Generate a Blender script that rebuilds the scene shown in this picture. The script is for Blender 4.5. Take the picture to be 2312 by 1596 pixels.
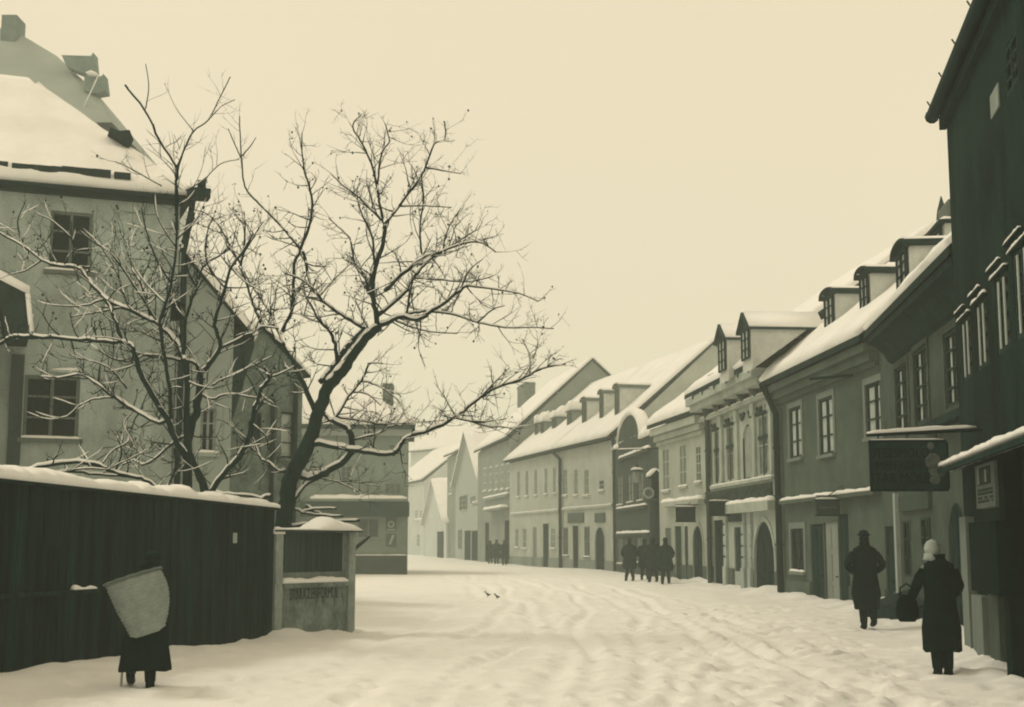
import bpy, math, random
import numpy as np
from mathutils import Vector, Matrix, noise
random.seed(7)
S = bpy.context.scene
for o in list(bpy.data.objects): bpy.data.objects.remove(o)
R = math.radians
# ---------------------------------------------------------------- camera
PW, PH, F = 2312.0, 1596.0, 3100.0          # measuring frame of the photograph
EYE = 1.6
HOR = 1224.0
TH = math.atan((HOR-PH/2)/F)
cd = bpy.data.cameras.new('camera'); cam = bpy.data.objects.new('camera', cd)
S.collection.objects.link(cam); S.camera = cam
cam.location = (0, 0, EYE); cam.rotation_euler = (math.pi/2+TH, 0, 0)
cd.sensor_width = 36; cd.lens = 36*F/PW; cd.clip_start = .1; cd.clip_end = 2000
cd.dof.use_dof = True; cd.dof.focus_distance = 24; cd.dof.aperture_fstop = 4.0
# ---------------------------------------------------------------- sky and sun
SKY = (.80, .685, .435)
w = bpy.data.worlds.new('World'); S.world = w; w.use_nodes = True
nt = w.node_tree; nt.nodes.clear()
out = nt.nodes.new('ShaderNodeOutputWorld'); bg = nt.nodes.new('ShaderNodeBackground')
tc = nt.nodes.new('ShaderNodeTexCoord'); sep = nt.nodes.new('ShaderNodeSeparateXYZ')
rp = nt.nodes.new('ShaderNodeValToRGB')
rp.color_ramp.elements[0].position = 0.0; rp.color_ramp.elements[0].color = (.865, .735, .505, 1)
rp.color_ramp.elements[1].position = .45; rp.color_ramp.elements[1].color = (.85, .71, .47, 1)
nz = nt.nodes.new('ShaderNodeTexNoise'); nz.inputs['Scale'].default_value = 2.2; nz.inputs['Detail'].default_value = 3
sk = nt.nodes.new('ShaderNodeTexSky'); sk.sky_type = 'NISHITA'; sk.sun_disc = False
sk.sun_elevation = R(53); sk.sun_rotation = R(-61)
m1 = nt.nodes.new('ShaderNodeMix'); m1.data_type = 'RGBA'; m1.blend_type = 'MULTIPLY'; m1.inputs['Factor'].default_value = .1
m2 = nt.nodes.new('ShaderNodeMix'); m2.data_type = 'RGBA'; m2.inputs['Factor'].default_value = .012
L = nt.links.new
L(tc.outputs['Generated'], sep.inputs[0]); L(sep.outputs['Z'], rp.inputs[0]); L(tc.outputs['Generated'], nz.inputs[0])
L(rp.outputs[0], m1.inputs['A']); L(nz.outputs[0], m1.inputs['B'])
L(m1.outputs['Result'], m2.inputs['A']); L(sk.outputs[0], m2.inputs['B'])
L(m2.outputs['Result'], bg.inputs[0]); bg.inputs[1].default_value = 1.07; L(bg.outputs[0], out.inputs[0])
sl = bpy.data.lights.new('sun', 'SUN'); sl.energy = .95; sl.angle = R(12); sl.color = (1, .93, .78)
so = bpy.data.objects.new('sun', sl); S.collection.objects.link(so); so.rotation_euler = Vector((-.52, .30, .80)).to_track_quat('Z', 'Y').to_euler()
so.location = (-10, 10, 30)
S.view_settings.view_transform = 'Standard'; S.view_settings.look = 'None'
S.view_settings.exposure = 0; S.view_settings.gamma = 1
S.render.engine = 'CYCLES'
S.cycles.filter_width = 2.0; S.cycles.volume_bounces = 1
S.render.resolution_x = 1024; S.render.resolution_y = 707

# ---------------------------------------------------------------- helpers
def ray(px, py):
    a = (px-PW/2)/F; b = (PH/2-py)/F; c, s = math.cos(TH), math.sin(TH)
    return Vector((a, c-b*s, s+b*c))
O = Vector((0, 0, EYE))
def at(px, py, Y):
    r = ray(px, py); return O+r*(Y/r.y)
def X_at(px, Y, py=HOR):
    r = ray(px, py); return r.x/r.y*Y
def lin(c):
    c = c/255.0
    return c/12.92 if c <= .04045 else ((c+.055)/1.055)**2.4
def alb(rgb, k=.72):
    return tuple(min(.86, lin(v)/(k*s)) for v, s in zip(rgb, SKY))
MATS = {}
def mat(name, rgb, var=.18, scale=2.0, bump=.25, rough=.9, streak=1.0, k=1.16, spec=.02, fine=45.0, planks=0, planks_axis='X'):
    if name in MATS: return MATS[name]
    m = bpy.data.materials.new(name); m.use_nodes = True; n = m.node_tree; n.nodes.clear()
    o = n.nodes.new('ShaderNodeOutputMaterial'); b = n.nodes.new('ShaderNodeBsdfPrincipled')
    n.links.new(b.outputs[0], o.inputs[0])
    b.inputs['Roughness'].default_value = rough; b.inputs['Specular IOR Level'].default_value = spec
    t = n.nodes.new('ShaderNodeTexCoord'); mp = n.nodes.new('ShaderNodeMapping')
    mp.inputs['Scale'].default_value = (1, 1, 1/streak)
    n.links.new(t.outputs['Object'], mp.inputs[0])
    a = alb(rgb, k)
    n1 = n.nodes.new('ShaderNodeTexNoise'); n1.inputs['Scale'].default_value = scale; n1.inputs['Detail'].default_value = 6; n1.inputs['Roughness'].default_value = .65
    n.links.new(mp.outputs[0], n1.inputs[0])
    n2 = n.nodes.new('ShaderNodeTexNoise'); n2.inputs['Scale'].default_value = fine; n2.inputs['Detail'].default_value = 3
    n.links.new(mp.outputs[0], n2.inputs[0])
    r1 = n.nodes.new('ShaderNodeMapRange'); r1.inputs['From Min'].default_value = .3; r1.inputs['From Max'].default_value = .7
    r1.inputs['To Min'].default_value = 1-var*1.3; r1.inputs['To Max'].default_value = 1+var
    n.links.new(n1.outputs[0], r1.inputs['Value'])
    r2 = n.nodes.new('ShaderNodeMapRange'); r2.inputs['From Min'].default_value = .25; r2.inputs['From Max'].default_value = .75
    r2.inputs['To Min'].default_value = 1-var*.6; r2.inputs['To Max'].default_value = 1+var*.6
    n.links.new(n2.outputs[0], r2.inputs['Value'])
    mu = n.nodes.new('ShaderNodeMath'); mu.operation = 'MULTIPLY'
    n.links.new(r1.outputs[0], mu.inputs[0]); n.links.new(r2.outputs[0], mu.inputs[1])
    val = mu.outputs[0]
    vm = n.nodes.new('ShaderNodeVectorMath'); vm.operation = 'SCALE'; vm.inputs[0].default_value = a
    n.links.new(val, vm.inputs['Scale']); n.links.new(vm.outputs[0], b.inputs['Base Color'])
    if bump:
        bp = n.nodes.new('ShaderNodeBump'); bp.inputs['Strength'].default_value = bump; bp.inputs['Distance'].default_value = .03
        n.links.new(n2.outputs[0], bp.inputs['Height']); n.links.new(bp.outputs[0], b.inputs['Normal'])
    MATS[name] = m; return m
def snowmat(name, a, bscale=7.0, bstr=.25):
    m = mat(name, (230, 216, 184), var=.05, scale=.8, bump=0, rough=.95, spec=.1)
    b = [x for x in m.node_tree.nodes if x.type == 'BSDF_PRINCIPLED'][0]
    v = [x for x in m.node_tree.nodes if x.type == 'VECT_MATH'][0]; v.inputs[0].default_value = a
    n = m.node_tree; t = [x for x in n.nodes if x.type == 'TEX_COORD'][0]
    q = n.nodes.new('ShaderNodeTexNoise'); q.inputs['Scale'].default_value = bscale; q.inputs['Detail'].default_value = 5
    n.links.new(t.outputs['Object'], q.inputs[0])
    bp = n.nodes.new('ShaderNodeBump'); bp.inputs['Strength'].default_value = bstr; bp.inputs['Distance'].default_value = .05
    n.links.new(q.outputs[0], bp.inputs['Height']); n.links.new(bp.outputs[0], b.inputs['Normal'])
    return m
SNOW = snowmat('snow', (.88, .88, .87))
GSNOW = snowmat('ground_snow', (.88, .88, .86), 5.0, .5)

class MB:
    def __init__(s): s.v = []; s.f = []
    def face(s, pts):
        i = len(s.v); s.v += [tuple(p) for p in pts]; s.f.append(tuple(range(i, i+len(pts))))
    def box(s, a, b):
        x0, y0, z0 = a; x1, y1, z1 = b
        if x0 > x1: x0, x1 = x1, x0
        if y0 > y1: y0, y1 = y1, y0
        if z0 > z1: z0, z1 = z1, z0
        i = len(s.v)
        s.v += [(x0,y0,z0),(x1,y0,z0),(x1,y1,z0),(x0,y1,z0),(x0,y0,z1),(x1,y0,z1),(x1,y1,z1),(x0,y1,z1)]
        s.f += [tuple(i+k for k in q) for q in ((0,3,2,1),(4,5,6,7),(0,1,5,4),(1,2,6,5),(2,3,7,6),(3,0,4,7))]
    def prism(s, poly, vec):
        n = len(poly); i = len(s.v); vec = Vector(vec)
        s.v += [tuple(p) for p in poly]+[tuple(Vector(p)+vec) for p in poly]
        s.f.append(tuple(i+k for k in range(n))[::-1]); s.f.append(tuple(i+n+k for k in range(n)))
        for k in range(n): s.f.append((i+k, i+(k+1) % n, i+n+(k+1) % n, i+n+k))
    def rings(s, rs, cap=True, closed=True):
        n = len(rs[0]); i = len(s.v)
        for r in rs: s.v += [tuple(p) for p in r]
        for j in range(len(rs)-1):
            for k in range(n if closed else n-1):
                k2 = (k+1) % n
                s.f.append((i+j*n+k, i+j*n+k2, i+(j+1)*n+k2, i+(j+1)*n+k))
        if cap:
            s.f.append(tuple(i+k for k in range(n))[::-1]); s.f.append(tuple(i+(len(rs)-1)*n+k for k in range(n)))
    def tube(s, pts, rad, n=6, cap=True):
        pts = [Vector(p) for p in pts]; rs = []; ref = None
        for j, p in enumerate(pts):
            t = (pts[min(j+1, len(pts)-1)]-pts[max(j-1, 0)])
            if t.length < 1e-6: t = Vector((0, 0, 1))
            t.normalize()
            if ref is None: ref = Vector((1, 0, 0)) if abs(t.x) < .8 else Vector((0, 1, 0))
            a = (ref-t*ref.dot(t)).normalized(); b = t.cross(a); ref = a
            r = rad[j] if isinstance(rad, (list, tuple)) else rad
            rs.append([p+(a*math.cos(2*math.pi*k/n)+b*math.sin(2*math.pi*k/n))*r for k in range(n)])
        s.rings(rs, cap)
    def loaf(s, a, b, wd, h, step=.12, side=(0, 1, 0), amp=.35, seed=0.0):
        a = Vector(a); b = Vector(b); side = Vector(side).normalized(); Ln = (b-a).length
        n = max(3, int(Ln/step)); rs = []
        for j in range(n+1):
            t = j/n; p = a.lerp(b, t)
            q = noise.noise(Vector((p.x*3.1+seed, p.y*3.1, p.z*2)))+.5*noise.noise(Vector((p.x*9+seed, p.y*9, 3)))
            e = min(1, .25+min(t, 1-t)*Ln/(h*1.5+.001))
            hh = h*(1+amp*q)*math.sqrt(e); ww = wd*(.94+.12*q)*(.85+.15*e)
            r = [p-side*ww/2]
            for k in range(1, 7):
                an = math.pi*k/7
                r.append(p-side*(ww/2*math.copysign(abs(math.cos(an))**.6, math.cos(an)))+Vector((0, 0, hh*math.sin(an)**.7)))
            r.append(p+side*ww/2)
            rs.append(r)
        s.rings(rs)
    def build(s, name, m, parent=None, smooth=False, label=None, loc=None):
        me = bpy.data.meshes.new(name); me.from_pydata(s.v, [], s.f); me.validate(); me.update()
        import bmesh
        bm = bmesh.new(); bm.from_mesh(me); bmesh.ops.recalc_face_normals(bm, faces=bm.faces); bm.to_mesh(me); bm.free()
        if smooth:
            for p in me.polygons: p.use_smooth = True
        me.materials.append(m)
        o = bpy.data.objects.new(name, me); S.collection.objects.link(o)
        if parent: o.parent = parent
        if label: o['label'] = label
        return o
def tag(o, label, cat, group=None, kind=None):
    if label: o['label'] = label
    if cat: o['category'] = cat
    if group: o['group'] = group
    if kind: o['kind'] = kind
    return o
def empty(name, loc, rz, label, cat, group=None):
    e = bpy.data.objects.new(name, None); S.collection.objects.link(e); e.location = loc; e.rotation_euler = (0, 0, rz)
    e.empty_display_size = .2
    return tag(e, label, cat, group)
def snow_slope(mb, P00, P10, P11, P01, th, nx=24, ny=12, seed=0, amp=.25, drop=None):
    """lumpy blanket on a quad; P00-P10 = eave"""
    P00, P10, P11, P01 = map(Vector, (P00, P10, P11, P01))
    nn = (P10-P00).cross(P01-P00).normalized()
    if nn.z < 0: nn = -nn
    g = []
    for j in range(ny+1):
        row = []
        for i in range(nx+1):
            s_, t = i/nx, j/ny
            p = P00.lerp(P10, s_).lerp(P01.lerp(P11, s_), t)
            q = noise.noise(Vector((p.x*.9+seed, p.y*.9, p.z*.9)))+.5*noise.noise(Vector((p.x*3+seed, p.y*3, p.z*3)))
            e = 0 if (i in (0, nx) or j == 0 or j == ny) else 1
            if j == 0 and i not in (0, nx): p = p+(P00-P01).normalized()*(.05*q)
            h = th*(1+amp*q) if e else (th*.62 if j == 0 or i in (0, nx) else th)
            row.append(p+nn*h)
        g.append(row)
    base = len(mb.v)
    for r in g: mb.v += [tuple(p) for p in r]
    W = nx+1
    for j in range(ny):
        for i in range(nx):
            a = base+j*W+i; mb.f.append((a, a+1, a+W+1, a+W))
    # skirt
    rim = [(0, i) for i in range(nx+1)]+[(j, nx) for j in range(1, ny+1)]+[(ny, i) for i in range(nx-1, -1, -1)]+[(j, 0) for j in range(ny-1, 0, -1)]
    lo = len(mb.v)
    for (j, i) in rim:
        s_, t = i/nx, j/ny
        p = P00.lerp(P10, s_).lerp(P01.lerp(P11, s_), t)+nn*.004
        mb.v.append(tuple(p))
    n = len(rim)
    for k in range(n):
        j, i = rim[k]; j2, i2 = rim[(k+1) % n]
        mb.f.append((base+j*W+i, lo+k, lo+(k+1) % n, base+j2*W+i2))

# materials ----------------------------------------------------------------
GLASS = mat('dark_glass', (8, 27, 19), var=.3, bump=0, rough=.35, spec=.05)
GLASSH = mat('grey_glass', (70, 76, 58), var=.25, bump=0, rough=.3, spec=.15)
TILE = mat('dark_tiles', (34, 48, 35), var=.3, scale=5)
CURT_GLINT = mat('pale_curtain_and_glint', (168, 166, 132), var=.15, scale=6, streak=4)  # real curtains, and the painted sky reflections on the dark building
WOODD = mat('dark_wood', (18, 40, 29), var=.5, scale=6, streak=12, fine=30)
IRON = mat('dark_iron', (20, 40, 30), var=.3, bump=.1, rough=.6)
PIPE = mat('pipe_metal', (34, 50, 37), var=.25, rough=.6)
PALETRIM = mat('pale_trim', (132, 132, 104), var=.15)

# ================================================================ GROUND
def seglist():
    return []
FENCE_A = Vector((X_at(0, 15.8)-.25*6, 15.8-6)); FENCE_B = Vector((X_at(617, 23.0), 23.0))
KA = Vector((X_at(619, 23.05), 23.05)); KB = Vector((X_at(799, 24.6), 24.6))
R1A = Vector((.327*19.8, 19.8)); R1B = Vector((.327*19.8-.174*11.8, 8.0))
R2A = Vector((8.75, 32.5)); R2B = Vector((7.6, 21.6))
H2A = Vector((8.16, 42.5)); H3A = Vector((7.35, 52.4)); H4A = Vector((6.35, 59.5))
H5A = Vector((5.7, 77.8)); H5B = Vector((6.95, 63.2)); H6A = Vector((X_at(1264, 88), 88.0))
H7A = Vector((-.19, 101.0))
WALLS = [(FENCE_A, FENCE_B, .10, .8), (KA, KB, .12, .5), (R1A, R1B, .16, .7), (R2A, R2B, .16, .8), (H2A, R2A, .14, .9), (H3A, H2A, .14, .9), (H4A, H3A, .14, 1)]
def dist_seg(px, py, a, b):
    d = b-a; l2 = d.length_squared
    t = np.clip(((px-a.x)*d.x+(py-a.y)*d.y)/l2, 0, 1)
    return np.hypot(px-a.x-t*d.x, py-a.y-t*d.y)
def grow(a, b, s, r):
    v = [a]
    while v[-1] < b: v.append(v[-1]+s); s *= r
    return v
xs = [-x for x in grow(7.4, 400, .09, 1.16)][::-1]+list(np.arange(-7.3, 7.9, .075))+grow(7.95, 400, .09, 1.16)
ys = [-200, -100, -40, -10, 0, 5, 8, 10, 11, 12, 12.6]+list(np.arange(13, 34, .085))+grow(34.1, 420, .1, 1.03)
xs = np.array(xs); ys = np.array(ys)
GX, GY = np.meshgrid(xs, ys)
def vnoise(X, Y, sc, seed):
    rs = np.random.RandomState(seed); T = rs.rand(64, 64)
    x = X*sc; y = Y*sc; xi = np.floor(x).astype(int); yi = np.floor(y).astype(int); fx = x-xi; fy = y-yi
    fx = fx*fx*(3-2*fx); fy = fy*fy*(3-2*fy)
    a = T[yi % 64, xi % 64]; b = T[yi % 64, (xi+1) % 64]; c = T[(yi+1) % 64, xi % 64]; d = T[(yi+1) % 64, (xi+1) % 64]
    return (a*(1-fx)+b*fx)*(1-fy)+(c*(1-fx)+d*fx)*fy-.5
def gheight(X, Y):
    near = np.clip((95-Y)/45, 0, 1)
    Z = .10*vnoise(X, Y, .18, 1)+.05*vnoise(X, Y, .5, 2)
    path = np.exp(-((X-(1.0+.13*Y))/1.9)**2)
    path2 = np.exp(-((X+3.0-.02*Y)/2.5)**2)
    Z += near*((.018+.026*path)*vnoise(X*1.0, Y*.8, 2.6, 3)+(.008+.014*path)*vnoise(X, Y, 5.5, 4)+.012*vnoise(X, Y*.5, 1.4, 5))
    # long ruts along the street
    U = Y-14; xc = 1.0+.09*U-.0022*U*U
    for k, (off, dp, wd_) in enumerate(((-3.6, .03, .16), (-2.5, .045, .13), (-1.75, .05, .12), (-.9, .04, .18), (-.2, .055, .11), (.55, .05, .12), (1.3, .045, .14), (2.1, .05, .12), (2.9, .04, .16))):
        c = xc+off*(1-.004*U)+.3*np.sin(Y*.17+k*1.7)+.12*np.sin(Y*.5+k)
        q = np.exp(-((X-c)/wd_)**2); q2 = np.exp(-((np.abs(X-c)-wd_*1.9)/(wd_*.8))**2)
        br = np.clip(.65+1.3*vnoise(X, Y, .35, 30+k), 0.1, 1)
        Z += near*br*(-1.35*dp*q+dp*.55*q2)
    for a, b, h, wd in WALLS:
        d = dist_seg(X, Y, a, b)
        Z += np.exp(-(d/wd)**2)*(h*.45+h*1.3*np.clip(vnoise(X, Y, 1.1, 20)+.3+.5*vnoise(X, Y, 3.1, 21), 0, 1))
    return Z
GZ = gheight(GX, GY)
rs = np.random.RandomState(5)
def dent(x, y, dx, dy, dep, ang):
    i0, i1 = np.searchsorted(xs, [x-.5, x+.5]); j0, j1 = np.searchsorted(ys, [y-.5, y+.5])
    X = GX[j0:j1, i0:i1]-x; Y = GY[j0:j1, i0:i1]-y; c, s = math.cos(ang), math.sin(ang)
    q = ((X*c+Y*s)/dx)**2+((-X*s+Y*c)/dy)**2
    GZ[j0:j1, i0:i1] += -dep*np.exp(-q)+dep*.35*np.exp(-(np.sqrt(q)-1.7)**2*3)
for k in range(520):
    y = 13.5+22*rs.rand()**1.3; x = 1.0+.13*y+rs.randn()*1.5
    dent(x, y, .08+.04*rs.rand(), .14+.06*rs.rand(), .035+.045*rs.rand(), rs.randn()*.35)
for k in range(420):
    y = 13.5+30*rs.rand()**1.2; x = -3.6+.08*y+rs.randn()*1.9
    dent(x, y, .08+.03*rs.rand(), .14+.06*rs.rand(), .03+.035*rs.rand(), .2+rs.randn()*.4)
for s_ in range(34):     # a trail of single footsteps
    y = 14+s_*.62; dent(-2.6+.12*y+(.12 if s_ % 2 else -.12), y, .07, .14, .05, .1)
V = np.stack([GX.ravel(), GY.ravel(), GZ.ravel()], 1); nx = len(xs); ny = len(ys)
idx = np.arange(nx*ny).reshape(ny, nx)
Fq = np.stack([idx[:-1, :-1].ravel(), idx[:-1, 1:].ravel(), idx[1:, 1:].ravel(), idx[1:, :-1].ravel()], 1)
me = bpy.data.meshes.new('snowy_street'); me.from_pydata(V.tolist(), [], Fq.tolist())
for p in me.polygons: p.use_smooth = True
me.materials.append(GSNOW)
g = bpy.data.objects.new('snowy_street', me); S.collection.objects.link(g); tag(g, 'snow covered street and ground', 'ground', kind='structure')
def gz(x, y):
    i = min(max(np.searchsorted(xs, x), 1), nx-1); j = min(max(np.searchsorted(ys, y), 1), ny-1)
    return float(GZ[j-1:j+1, i-1:i+1].mean())

# ================================================================ HOUSES
class House:
    def __init__(s, name, label, A, B, cat='house', ground=-.35):
        s.A = Vector((A[0], A[1], 0)); s.B = Vector((B[0], B[1], 0)); d = s.B-s.A; s.L = d.length; s.d = d/s.L
        s.n = Vector((-s.d.y, s.d.x, 0)); s.g = ground
        s.root = empty(name, s.A, math.atan2(s.d.y, s.d.x), label, cat); s.holes = []; s.graze = abs(s.d.y) > .5
    def hit(s, px, py, P, N):
        r = ray(px, py); t = (P-O).dot(N)/r.dot(N); return O+r*t
    def loc(s, p): q = p-s.A; return Vector((q.dot(s.d), q.dot(s.n), q.z))
    def uz(s, px, py, w=0.0):
        p = s.loc(s.hit(px, py, s.A+s.n*w, s.n)); return p.x, p.z
    def rect(s, x0, x1, yt, yb, w=0.0):
        xc = (x0+x1)/2; yc = (yt+yb)/2
        return s.uz(x0, yc, w)[0], s.uz(x1, yc, w)[0], s.uz(xc, yb, w)[1], s.uz(xc, yt, w)[1]
    def build_wall(s, m, ze, run, zr=None, gl=True, gr=True, name='wall'):
        s.ze = ze; s.run = run; mb = MB(); H = s.holes
        us = sorted(set([0, s.L]+[min(max(h[0], 0.02), s.L-.02) for h in H]+[min(max(h[1], .02), s.L-.02) for h in H]))
        zs = sorted(set([s.g, ze]+[max(h[2], s.g+.01) for h in H]+[min(h[3], ze-.05) for h in H]))
        def inh(u, z):
            return any(h[0] < u < h[1] and h[2] < z < h[3] for h in H)
        for i in range(len(us)-1):
            for j in range(len(zs)-1):
                u0, u1, z0, z1 = us[i], us[i+1], zs[j], zs[j+1]
                if inh((u0+u1)/2, (z0+z1)/2): continue
                mb.face([(u0, 0, z0), (u1, 0, z0), (u1, 0, z1), (u0, 0, z1)])
        for h in H:
            u0, u1, z0, z1, arch, dep = h
            mb.face([(u0, 0, z0), (u0, dep, z0), (u0, dep, z1), (u0, 0, z1)]); mb.face([(u1, 0, z0), (u1, dep, z0), (u1, dep, z1), (u1, 0, z1)])
            mb.face([(u0, 0, z0), (u1, 0, z0), (u1, dep, z0), (u0, dep, z0)]); mb.face([(u0, 0, z1), (u1, 0, z1), (u1, dep, z1), (u0, dep, z1)])
            if arch:
                uc = (u0+u1)/2; a = (u1-u0)/2; hh = min(a*1.0, (z1-z0)*.5); pr = None
                for k in range(13):
                    an = math.pi*k/12; u = uc-a*math.cos(an); z = z1-hh+hh*math.sin(an)
                    if pr: mb.face([(pr[0], 0, pr[1]), (u, 0, z), (u, 0, z1), (pr[0], 0, z1)]); mb.face([(pr[0], 0, pr[1]), (u, 0, z), (u, dep, z), (pr[0], dep, pr[1])])
                    pr = (u, z)
        D = 2*run; zr = zr if zr else ze
        for u, gb in ((0, gl), (s.L, gr)):
            if gb: mb.face([(u, 0, s.g), (u, D, s.g), (u, D, ze), (u, run, zr-.02), (u, 0, ze)])
            else: mb.face([(u, 0, s.g), (u, D, s.g), (u, D, ze), (u, 0, ze)])
        mb.face([(0, D, s.g), (s.L, D, s.g), (s.L, D, ze), (0, D, ze)])
        return mb.build(name, m, s.root)
    def roof(s, o=.35, zr=None, ul=.1, ur=.1, th=.16, snow=.2, seed=0, nx=30, back=True):
        ze, run = s.ze, s.run; s.o = o; s.zr = zr; m = (zr-ze)/run; s.m = m; zE = ze-m*o*.5; s.zE = ze-0*m*o
        # the eave edge sits at (w=-o, z=ze)
        s.rp = (Vector((0, -o, ze)), (zr-ze)/(run+o)); s.m = s.rp[1]
        mb = MB(); a, b = -ul, s.L+ur; t = th
        mb.prism([(a, -o, ze), (a, -o, ze+t), (a, run, zr+t), (a, run, zr)], (b-a, 0, 0))
        mb.prism([(a, run+.003, zr), (a, run+.003, zr+t), (a, 2*run+o, ze+t), (a, 2*run+o, ze)], (b-a, 0, 0))
        r = mb.build('roof', TILE, s.root)
        sn = MB(); snow_slope(sn, (a+.03, -o+.04, ze+t), (b-.03, -o+.04, ze+t), (b-.03, run, zr+t), (a+.03, run, zr+t), snow, nx, 14, seed)
        snow_slope(sn, (b-.03, 2*run+o, ze+t), (a+.03, 2*run+o, ze+t), (a+.03, run, zr+t), (b-.03, run, zr+t), snow, 8, 6, seed)
        sn.build('snow', SNOW, r, True)
        s.th = th+snow; s.rf = r
        return r
    def opening(s, rct, kind='window', arch=False, dep=None, frame=None, pane=None, panes=(2, 3), curtain=0, sill=True, trim=None, snow=True, fw=.05, tw=.14, parent=None, w0=0.0, hole=True, doormat=None, label=None):
        u0, u1, z0, z1 = rct
        P = parent or s.root
        if dep is None: dep = .05
        if s.graze: dep = min(dep, .07)
        if hole: s.holes.append((u0, u1, z0, z1, arch, dep))
        frame = frame or PALETRIM; pane = pane or GLASS
        W = u1-u0; Hh = z1-z0
        if kind == 'window':
            mb = MB(); a, b = w0+dep*.12, w0+dep*.7
            mb.box((u0, a, z0), (u0+fw, b, z1)); mb.box((u1-fw, a, z0), (u1, b, z1)); mb.box((u0+fw, a, z0), (u1-fw, b, z0+fw)); mb.box((u0+fw, a, z1-fw), (u1-fw, b, z1))
            nx_, nz_ = panes; mw = fw*.8
            for i in range(1, nx_): c = u0+W*i/nx_; mb.box((c-mw*.6, a-.003, z0+fw), (c+mw*.6, b-.004, z1-fw))
            for j in range(1, nz_):
                c = z0+Hh*j/nz_
                for i in range(nx_):
                    mb.box((u0+W*i/nx_+mw*.62, a+.003, c-mw*.35), (u0+W*(i+1)/nx_-mw*.62, b-.006, c+mw*.35))
            wn = mb.build('window', frame, P, label=label)
            p = MB(); p.box((u0+.004, w0+dep*.85, z0+.004), (u1-.004, w0+dep*.97, z1-.004)); p.build('pane', pane, wn)
            if curtain:
                c = MB()
                for i in range(nx_):
                    a0 = u0+W*i/nx_; aw = W/nx_
                    c.box((a0+aw*(.5-curtain/2), w0+dep*.74, z0+fw*1.2), (a0+aw*(.5+curtain/2), w0+dep*.82, z1-fw*1.3))
                c.build('curtain', CURT_GLINT, wn)
            if sill:
                sm = MB(); sm.box((u0-.1, w0-.1, z0-.09), (u1+.1, w0+.0, z0-.004)); so_ = sm.build('sill', trim or frame, wn)
                if snow:
                    q = MB(); q.loaf((u0-.08, w0-.04, z0-.004), (u1+.08, w0-.04, z0-.004), .11, .06, seed=u0); q.build('snow', SNOW, wn, True)
            if trim:
                t = MB(); t.box((u0-tw, w0-.035, z0), (u0, w0+.02, z1+tw)); t.box((u1, w0-.035, z0), (u1+tw, w0+.02, z1+tw)); t.box((u0, w0-.033, z1), (u1, w0+.02, z1+tw)); t.build('window_surround', trim, wn)
            return wn
        else:
            mb = MB(); dm = doormat or WOODD
            mb.box((u0+.003, w0+dep-.02, z0), (u1-.003, w0+dep-.003, z1))
            nl = 2 if W > .9 else 1
            for i in range(nl):
                a0 = u0+W*i/nl; aw = W/nl
                for (f0, f1) in ((.06, .32), (.38, .66), (.72, .95)):
                    mb.box((a0+aw*.15, w0+dep-.035, z0+Hh*f0), (a0+aw*.85, w0+dep-.018, z0+Hh*f1))
            dr = mb.build('door', dm, P, label=label)
            hb = MB(); hb.tube([(u1-.15*W, w0+dep-.1, z0+1.05), (u1-.15*W, w0+dep-.03, z0+1.05)], .02, 6); hb.build('handle', IRON, dr)
            if trim:
                t = MB()
                if not arch: t.box((u0-tw, w0-.03, z0), (u0, w0+.02, z1+tw)); t.box((u1, w0-.03, z0), (u1+tw, w0+.02, z1+tw)); t.box((u0, w0-.028, z1), (u1, w0+.02, z1+tw))
                else:
                    uc = (u0+u1)/2; a = W/2; hh = min(a, Hh*.5)
                    pts_i = [(u0, z0)]+[(uc-a*math.cos(math.pi*k/12), z1-hh+hh*math.sin(math.pi*k/12)) for k in range(13)]+[(u1, z0)]
                    a2 = a+tw; h2 = hh+tw
                    pts_o = [(u0-tw, z0)]+[(uc-a2*math.cos(math.pi*k/12), z1-hh+h2*math.sin(math.pi*k/12)) for k in range(13)]+[(u1+tw, z0)]
                    for k in range(len(pts_i)-1):
                        q = [pts_i[k], pts_i[k+1], pts_o[k+1], pts_o[k]]
                        t.prism([(x, w0-.035, z) for x, z in q], (0, .055, 0))
                t.build('door_surround', trim, dr)
            return dr
    def win(s, x0, x1, yt, yb, **k): return s.opening(s.rect(x0, x1, yt, yb), 'window', **k)
    def door(s, x0, x1, yt, yb=None, **k):
        u0, u1, z0, z1 = s.rect(x0, x1, yt, yb or 1330)
        return s.opening((u0, u1, s.g if yb is None else z0, z1), 'door', **k)
    def ledge(s, pa, pb, proj=.12, th=.12, m=None, snow=.07, name='ledge', u=None):
        ua, za = s.uz(pa[0], pa[1], -proj); ub, zb = s.uz(pb[0], pb[1], -proj); z = (za+zb)/2
        ua = max(ua, 0.02); ub = min(ub, s.L-.02)
        if u: ua, ub = u
        mb = MB(); mb.box((ua, -proj, z-th), (ub, -.002, z)); o = mb.build(name, m or PALETRIM, s.root)
        if snow:
            q = MB(); q.loaf((ua, -proj*.5, z), (ub, -proj*.5, z), proj*1.05, snow, step=.25, seed=z); q.build('snow', SNOW, o, True)
        return z
    def plinth(s, h=.6, m=None, proj=.05, gaps=()):
        us = [0]; 
        for a, b in sorted((x[0], x[1]) for x in s.holes if x[2] < h): us += [a-.02, b+.02]
        us.append(s.L)
        for i in range(0, len(us)-1, 2):
            if us[i+1] > us[i]+.05: mb = MB(); mb.box((us[i]+.005, -proj, s.g), (us[i+1]-.005, -.002, h)); mb.build('plinth', m or PALETRIM, s.root)
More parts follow.
